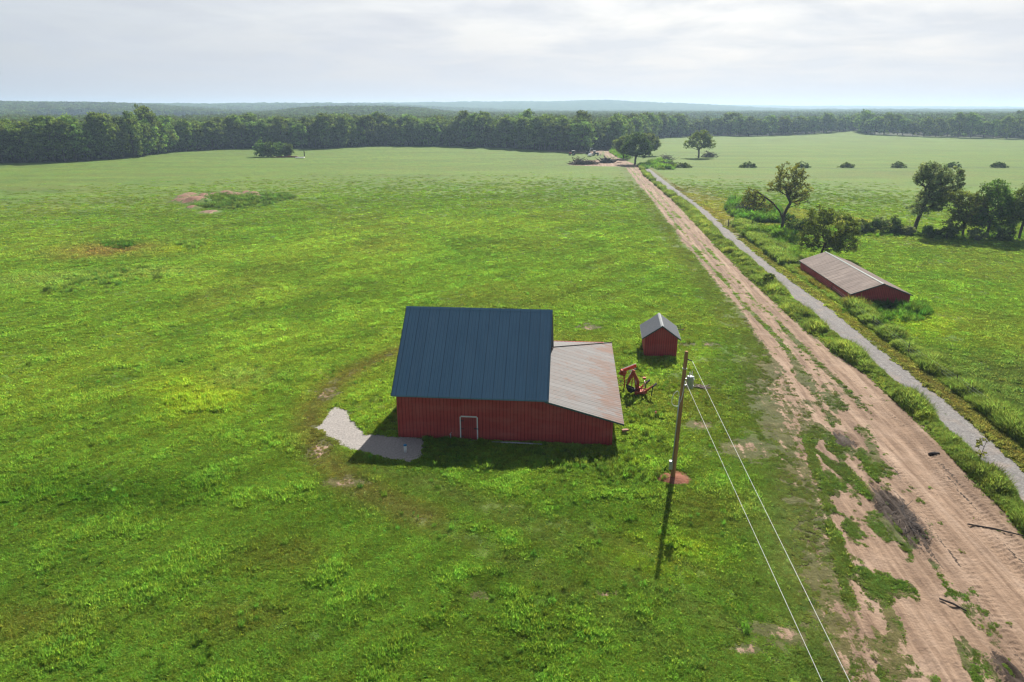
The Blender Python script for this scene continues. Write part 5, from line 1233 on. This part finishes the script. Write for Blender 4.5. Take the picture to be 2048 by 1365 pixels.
def small_things():
    q = g(811, 905); m = MB(); m.tube([(0, 0, -.1), (0, 0, .62)], .12, 16); e = empty('well_pipe', (q[0], q[1], 0)); tag(e, 'short white pipe with a blue cap standing in the gravel patch', 'well pipe')
    m.build('pipe', M_WHITE, e, True); m = MB(); m.tube([(0, 0, .62), (0, 0, .70), (0, 0, .73)], [.145, .145, .11], 16); m.build('cap', plain('blue_plastic', (0.02, 0.16, 0.34), .4, 0, .1), e, True)
    c, s = math.cos(BARN[2]), math.sin(BARN[2])
    def wallpt(u, v): return (BARN[0] + u * c - v * s, BARN[1] + u * s + v * c, 0)
    e = empty('standpipe', wallpt(4.62, -.2)); tag(e, 'thin grey standpipe against the barn wall left of the door', 'standpipe')
    m = MB(); m.tube([(0, 0, -.1), (0, 0, .5), (.01, -.01, .62)], .045, 10); m.build('pipe', M_GALV, e, True)
    m = MB(); m.tube([(0, 0, .6), (-.02, -.1, .66), (-.03, -.16, .58)], .035, 8); m.tube([(0, .02, .68), (.12, .02, .74)], .015, 6); m.build('spout', M_GALV, e, True)
    m = MB(); m.tube([(-2.2, 0, .1), (0, .02, .12), (2.1, -.03, .1)], .07, 8); o = m.build('drain_pipe', M_GALV, None, True); o.location = wallpt(10.4, -.45); o.rotation_euler = (0, 0, BARN[2]); tag(o, 'long grey pipe lying along the foot of the barn wall right of the door', 'pipe')
    q = g(1250, 868); e = empty('timber', (q[0], q[1], 0), R(12)); tag(e, 'short reddish timber block lying in the weeds at the lean-to corner', 'timber')
    m = MB(); m.box((0, 0, .34), (.58, .22, .16)); m.build('block', plain('reddish_wood', (0.32, 0.16, 0.10), .8), e, False, .01); m = MB(); m.box((.05, .3, .25), (.5, .2, .14), Matrix.Rotation(R(15), 3, 'Z')); m.build('block', M_LOG, e, False, .01)
    q = g(1309, 836); e = empty('marker_flag', (q[0], q[1], 0)); tag(e, 'tiny orange pink marker flag in the weeds left of the pole', 'flag')
    m = MB(); m.tube([(0, 0, 0), (0, 0, .62)], .012, 5); m.build('stake', M_GALV, e); m = MB(); m.prism([(0, 0, .42), (.17, 0, .44), (.15, 0, .66), (0, 0, .66)], (.02, .03, 0)); m.build('flag', plain('orange_plastic', (0.85, 0.22, 0.14), .6, 0, .05), e)
    # rusty plough-like frame behind the small shed
    q = g(1360, 664); e = empty('hand_plough', (q[0], q[1], 0), R(10)); tag(e, 'dark iron frame on a thin leg behind the small shed', 'plough')
    m = MB(); m.tube([(-.5, 0, .35), (.5, 0, .25)], .05, 6); m.tube([(-.1, 0, .3), (-.45, .1, .95)], .035, 6); m.tube([(.1, 0, .3), (.05, .1, .85)], .03, 6); m.tube([(.3, 0, .3), (.35, 0, -.1)], .04, 6); m.tube([(-.3, 0, .3), (-.35, 0, -.1)], .04, 6); m.build('frame', M_BLACK, e)
    m = MB(); m.tube([(.5 + .2 * math.cos(a), 0, .2 + .2 * math.sin(a)) for a in np.linspace(0, 6.28, 16)], .025, 6, False); m.build('wheel', M_MRED2, e)
    # scrap by the transformer side
    q = g(1397, 778); e = empty('scrap_heap', (q[0], q[1], 0)); tag(e, 'small heap of dark scrap boards in the grass right of the pole', 'scrap'); r = random.Random(8); m = MB(); m2 = MB()
    for k in range(16):
        (m if k % 3 else m2).box((r.gauss(0, .6), r.gauss(0, .3), .1 + .12 * r.random()), (r.uniform(.5, 1.2), .1, .05), Matrix.Rotation(r.uniform(-.8, .8), 3, 'Z') @ Matrix.Rotation(r.uniform(-.2, .2), 3, 'Y'))
    m.build('boards', M_LOG, e); m2.build('pale_boards', M_TWIG, e)
    # long pieces of timber lying on the bare soil
    for i, (px, py, l_, a, lab) in enumerate(((1990, 1062, 3.2, -25, 'dark pole half buried in churned mud at the right edge of the dirt track'), (1905, 1212, 1.4, -48, 'short dark stick lying on the bare soil near the bottom right'), (1868, 910, .9, 10, 'dark log end at the weedy edge of the dirt track'))):
        q = g(px, py); m = MB(); m.tube([(-l_ / 2, 0, .06), (0, .05, .1), (l_ / 2, 0, .05)], [.05, .06, .04] if i < 2 else [.14, .14, .12], 8); o = m.build('fallen_branch', M_DTW, None, True); o.location = (q[0], q[1], 0.02); o.rotation_euler = (0, 0, R(a)); tag(o, lab, 'branch')
    # flat sheets at the thicket
    q = g(600, 317); m = MB(); m.box((0, 0, .35), (5.0, 2.2, .5)); o = m.build('white_tank', M_WHITE, None, False, .08); o.location = (q[0], q[1], 0); tag(o, 'low white trough on the ground right of the thicket', 'trough')
    q = g(567, 315.5); m = MB(); m.prism([(-8, 0, 0), (8, 0, 0), (8, 0, .7), (2, 0, .9), (-6, 0, .35)], (0, 1.2, 0)); o = m.build('rusty_sheet', plain('rust', (0.16, 0.06, 0.035), .9, 0, .3, 1.0), None); o.location = (q[0], q[1], 0); tag(o, 'long low rust brown bank of sheet metal in front of the thicket', 'sheet metal')
    q = g(609, 313); e = empty('fence_post', (q[0], q[1], 0)); tag(e, 'single leafy post stub right of the thicket', 'post'); m = MB(); m.tube([(0, 0, 0), (0, 0, 3.0)], .3, 7); m.build('post', M_LOG, e)
small_things()

def fence():
    pts = [(1503, 458), (1744, 655), (1815, 711), (1910, 776), (2002, 845), (2110, 930)]
    W_ = [g(*p) for p in pts]; posts = []; names = ['in the weeds beside the farm gate', 'on the verge below the long red shed', 'standing alone beside the middle of the gravel road', 'between the two bends of weeds on the right verge', 'in the thick verge weeds near the right edge', 'at the right picture edge']
    allp = []
    for i in range(len(W_) - 1):
        a, b = W_[i], W_[i + 1]; n = max(1, round(np.hypot(*(b - a)) / 9.0))
        for k in range(n): allp.append(a + (b - a) * k / n)
    allp.append(W_[-1])
    root = empty('wire_fence', (allp[0][0], allp[0][1], 0)); tag(root, 'thin wire fence on metal posts along the right verge of the gravel road', 'fence'); o0 = Vector((allp[0][0], allp[0][1], 0))
    for i, p in enumerate(allp):
        m = MB(); c = Vector((p[0], p[1], 0)) - o0; m.box(c + Vector((0, 0, .7)), (.06, .05, 1.6)); m.box(c + Vector((.0, .0, 1.42)), (.065, .055, .16)); m.build('post', M_DTW, root)
    for z in (.35, .65, .95, 1.25):
        m = MB(); m.tube([Vector((p[0], p[1], z + .03 * math.sin(i * 2.3))) - o0 for i, p in enumerate(allp)], .005, 4); m.build('wire', M_GALV, root)
    # gate: pipe gate between two posts
    a = g3(1456, 455); b = g3(1503, 458); e = empty('farm_gate', a); tag(e, 'thin metal farm gate with upright bars near the sparse tree', 'gate')
    d = b - a; L_ = d.length; e.rotation_euler = (0, 0, math.atan2(d.y, d.x))
    m = MB()
    for z in (.35, .8, 1.25): m.tube([(0.1, 0, z), (L_ - .1, 0, z)], .035, 6)
    for k in range(8): x = .1 + (L_ - .2) * k / 7; m.tube([(x, 0, .3), (x, 0, 1.45)], .03, 6)
    m.build('gate_panel', M_DTW, e)
    for x in (0, L_):
        m = MB(); m.tube([(x, 0, -.1), (x, 0, 1.9)], .1, 8); m.build('gate_post', M_DTW, e)
    m = MB(); m.tube([(L_, 0, 1.6), (L_ + 2.0, .1, .1)], .05, 6); m.build('brace', M_DTW, e)
fence()

# ------------------------------------------------------------------ far machines
def wheel(e, c, r, w, hub=True):
    m = MB(); c = Vector(c); m.tube([c - Vector((0, w / 2, 0)), c - Vector((0, w / 2 - .04, 0)), c + Vector((0, w / 2 - .04, 0)), c + Vector((0, w / 2, 0))], [r * .88, r, r, r * .88], 18); o = m.build('wheel', M_TIRE, e, False)
    m = MB(); m.tube([c - Vector((0, w / 2 + .02, 0)), c + Vector((0, w / 2 + .02, 0))], r * .5, 12); m.build('rim', M_WHITE, o); return o
M_GLASS = plain('dark_glass', (0.02, 0.025, 0.03), .15, 0, .1)
M_VWHITE = plain('white_vehicle_paint', (0.75, 0.75, 0.75), .4, 0, .05)
M_VGREEN = plain('dark_green_paint', (0.03, 0.09, 0.05), .5, 0, .2)
def pickup():
    q = g(1180, 313.5); e = empty('pickup_truck', (q[0], q[1], 0), R(70)); tag(e, 'white pickup truck parked at the tree line next to the green machine', 'truck')
    m = MB(); m.prism([(-2.6, -.95, .5), (2.6, -.95, .5), (2.65, -.95, .95), (1.35, -.95, 1.1), (-2.6, -.95, 1.1)], (0, 1.9, 0)); m.build('body', M_VWHITE, e, False, .05)
    m = MB(); m.prism([(-1.0, -.8, 1.1), (1.3, -.8, 1.1), (.65, -.8, 1.8), (-.85, -.8, 1.8)], (0, 1.6, 0)); cb = m.build('cab', M_VWHITE, e, False, .05)
    m = MB(); m.prism([(-.8, -.83, 1.18), (1.0, -.83, 1.18), (.55, -.83, 1.68), (-.72, -.83, 1.68)], (0, 1.66, 0)); m.build('window', M_GLASS, cb)
    for x in (-1.7, 1.7):
        for y in (-.85, .85): wheel(e, (x, y, .4), .4, .26)
    for y in (-.7, .7): m = MB(); m.box((2.66, y, .8), (.04, .3, .2)); m.build('headlight', M_CHROME, e)
pickup()
def tractor(base, rz, body, roof, label, loader):
    q = g(*base); e = empty('tractor', (q[0], q[1], 0), R(rz)); tag(e, label, 'tractor')
    m = MB(); m.box((1.2, 0, 1.25), (2.0, .8, .8)); m.box((-.4, 0, 1.0), (1.6, .9, .6)); m.build('body', body, e, False, .06)
    m = MB(); m.prism([(-1.1, -.7, 1.3), (.35, -.7, 1.3), (.25, -.7, 2.6), (-1.0, -.7, 2.6)], (0, 1.4, 0)); cb = m.build('cab', M_GLASS, e, False, .04)
    m = MB(); m.box((-.4, 0, 2.68), (1.75, 1.65, .16)); m.build('canopy', roof, e, False, .04)
    for y in (-.95, .95): wheel(e, (-.7, y, .85), .85, .5); wheel(e, (1.7, y, .5), .5, .35)
    m = MB(); m.tube([(1.3, .2, 1.6), (1.3, .2, 2.4)], .05, 6); m.build('exhaust', M_BLACK, e)
    if loader:
        m = MB()
        for y in (-.6, .6): m.tube([(.3, y, 1.5), (1.8, y, 1.9), (3.0, y, .8)], .09, 6)
        m.build('loader_arms', M_VWHITE, e); m = MB(); m.prism([(3.0, -1, .3), (3.6, -1, .2), (3.3, -1, .5), (3.15, -1, 1.0), (2.95, -1, 1.0)], (0, 2, 0)); m.build('bucket', M_BLACK, e)
tractor((1145, 311), 160, M_MRED2, M_VWHITE, 'small dark red tractor with a white canopy at the foot of the tree line', False)
tractor((1190, 311.5), -12, M_VGREEN, M_VWHITE, 'dark green tractor with a white roof and loader arms beside the white pickup', True)
def excavator():
    q = g(1177, 309.5); e = empty('excavator', (q[0], q[1] + 2, 0), R(30)); tag(e, 'small dark digger with a raised white arm behind the pickup', 'excavator')
    for y in (-.9, .9): m = MB(); m.box((0, y, .35), (2.6, .4, .6)); m.build('track', M_TIRE, e, False, .15)
    m = MB(); m.box((-.4, 0, 1.2), (2.0, 1.8, .9)); m.build('body', M_BLACK, e, False, .08); m = MB(); m.box((.2, .45, 2.1), (1.1, .9, 1.2)); m.build('cab', M_GLASS, e, False, .05)
    m = MB(); m.tube([(.7, -.3, 1.5), (1.6, -.3, 3.8)], .2, 6); m.tube([(1.6, -.3, 3.8), (2.9, -.3, 3.2)], .15, 6); m.build('arm', M_VWHITE, e); m = MB(); m.box((3.0, -.3, 2.9), (.5, .6, .5)); m.build('bucket', M_BLACK, e, False, .08)
excavator()

# ------------------------------------------------------------------ haze
def haze():
    m = bpy.data.materials.new('hazy_air'); m.use_nodes = True; t = m.node_tree; t.nodes.clear(); o = t.nodes.new('ShaderNodeOutputMaterial'); v = t.nodes.new('ShaderNodeVolumePrincipled')
    v.inputs['Color'].default_value = (0.50, 0.68, 0.88, 1); v.inputs['Density'].default_value = HAZE; v.inputs['Anisotropy'].default_value = 0.3
    t.links.new(v.outputs[0], o.inputs['Volume'])
    mb = MB(); mb.box((0, 0, 35), (30000, 30000, 78)); b = mb.build('haze', m); tag(b, 'thin blue summer haze over the fields and woods', 'haze', None, 'stuff')
HAZE = 0.00018
haze()
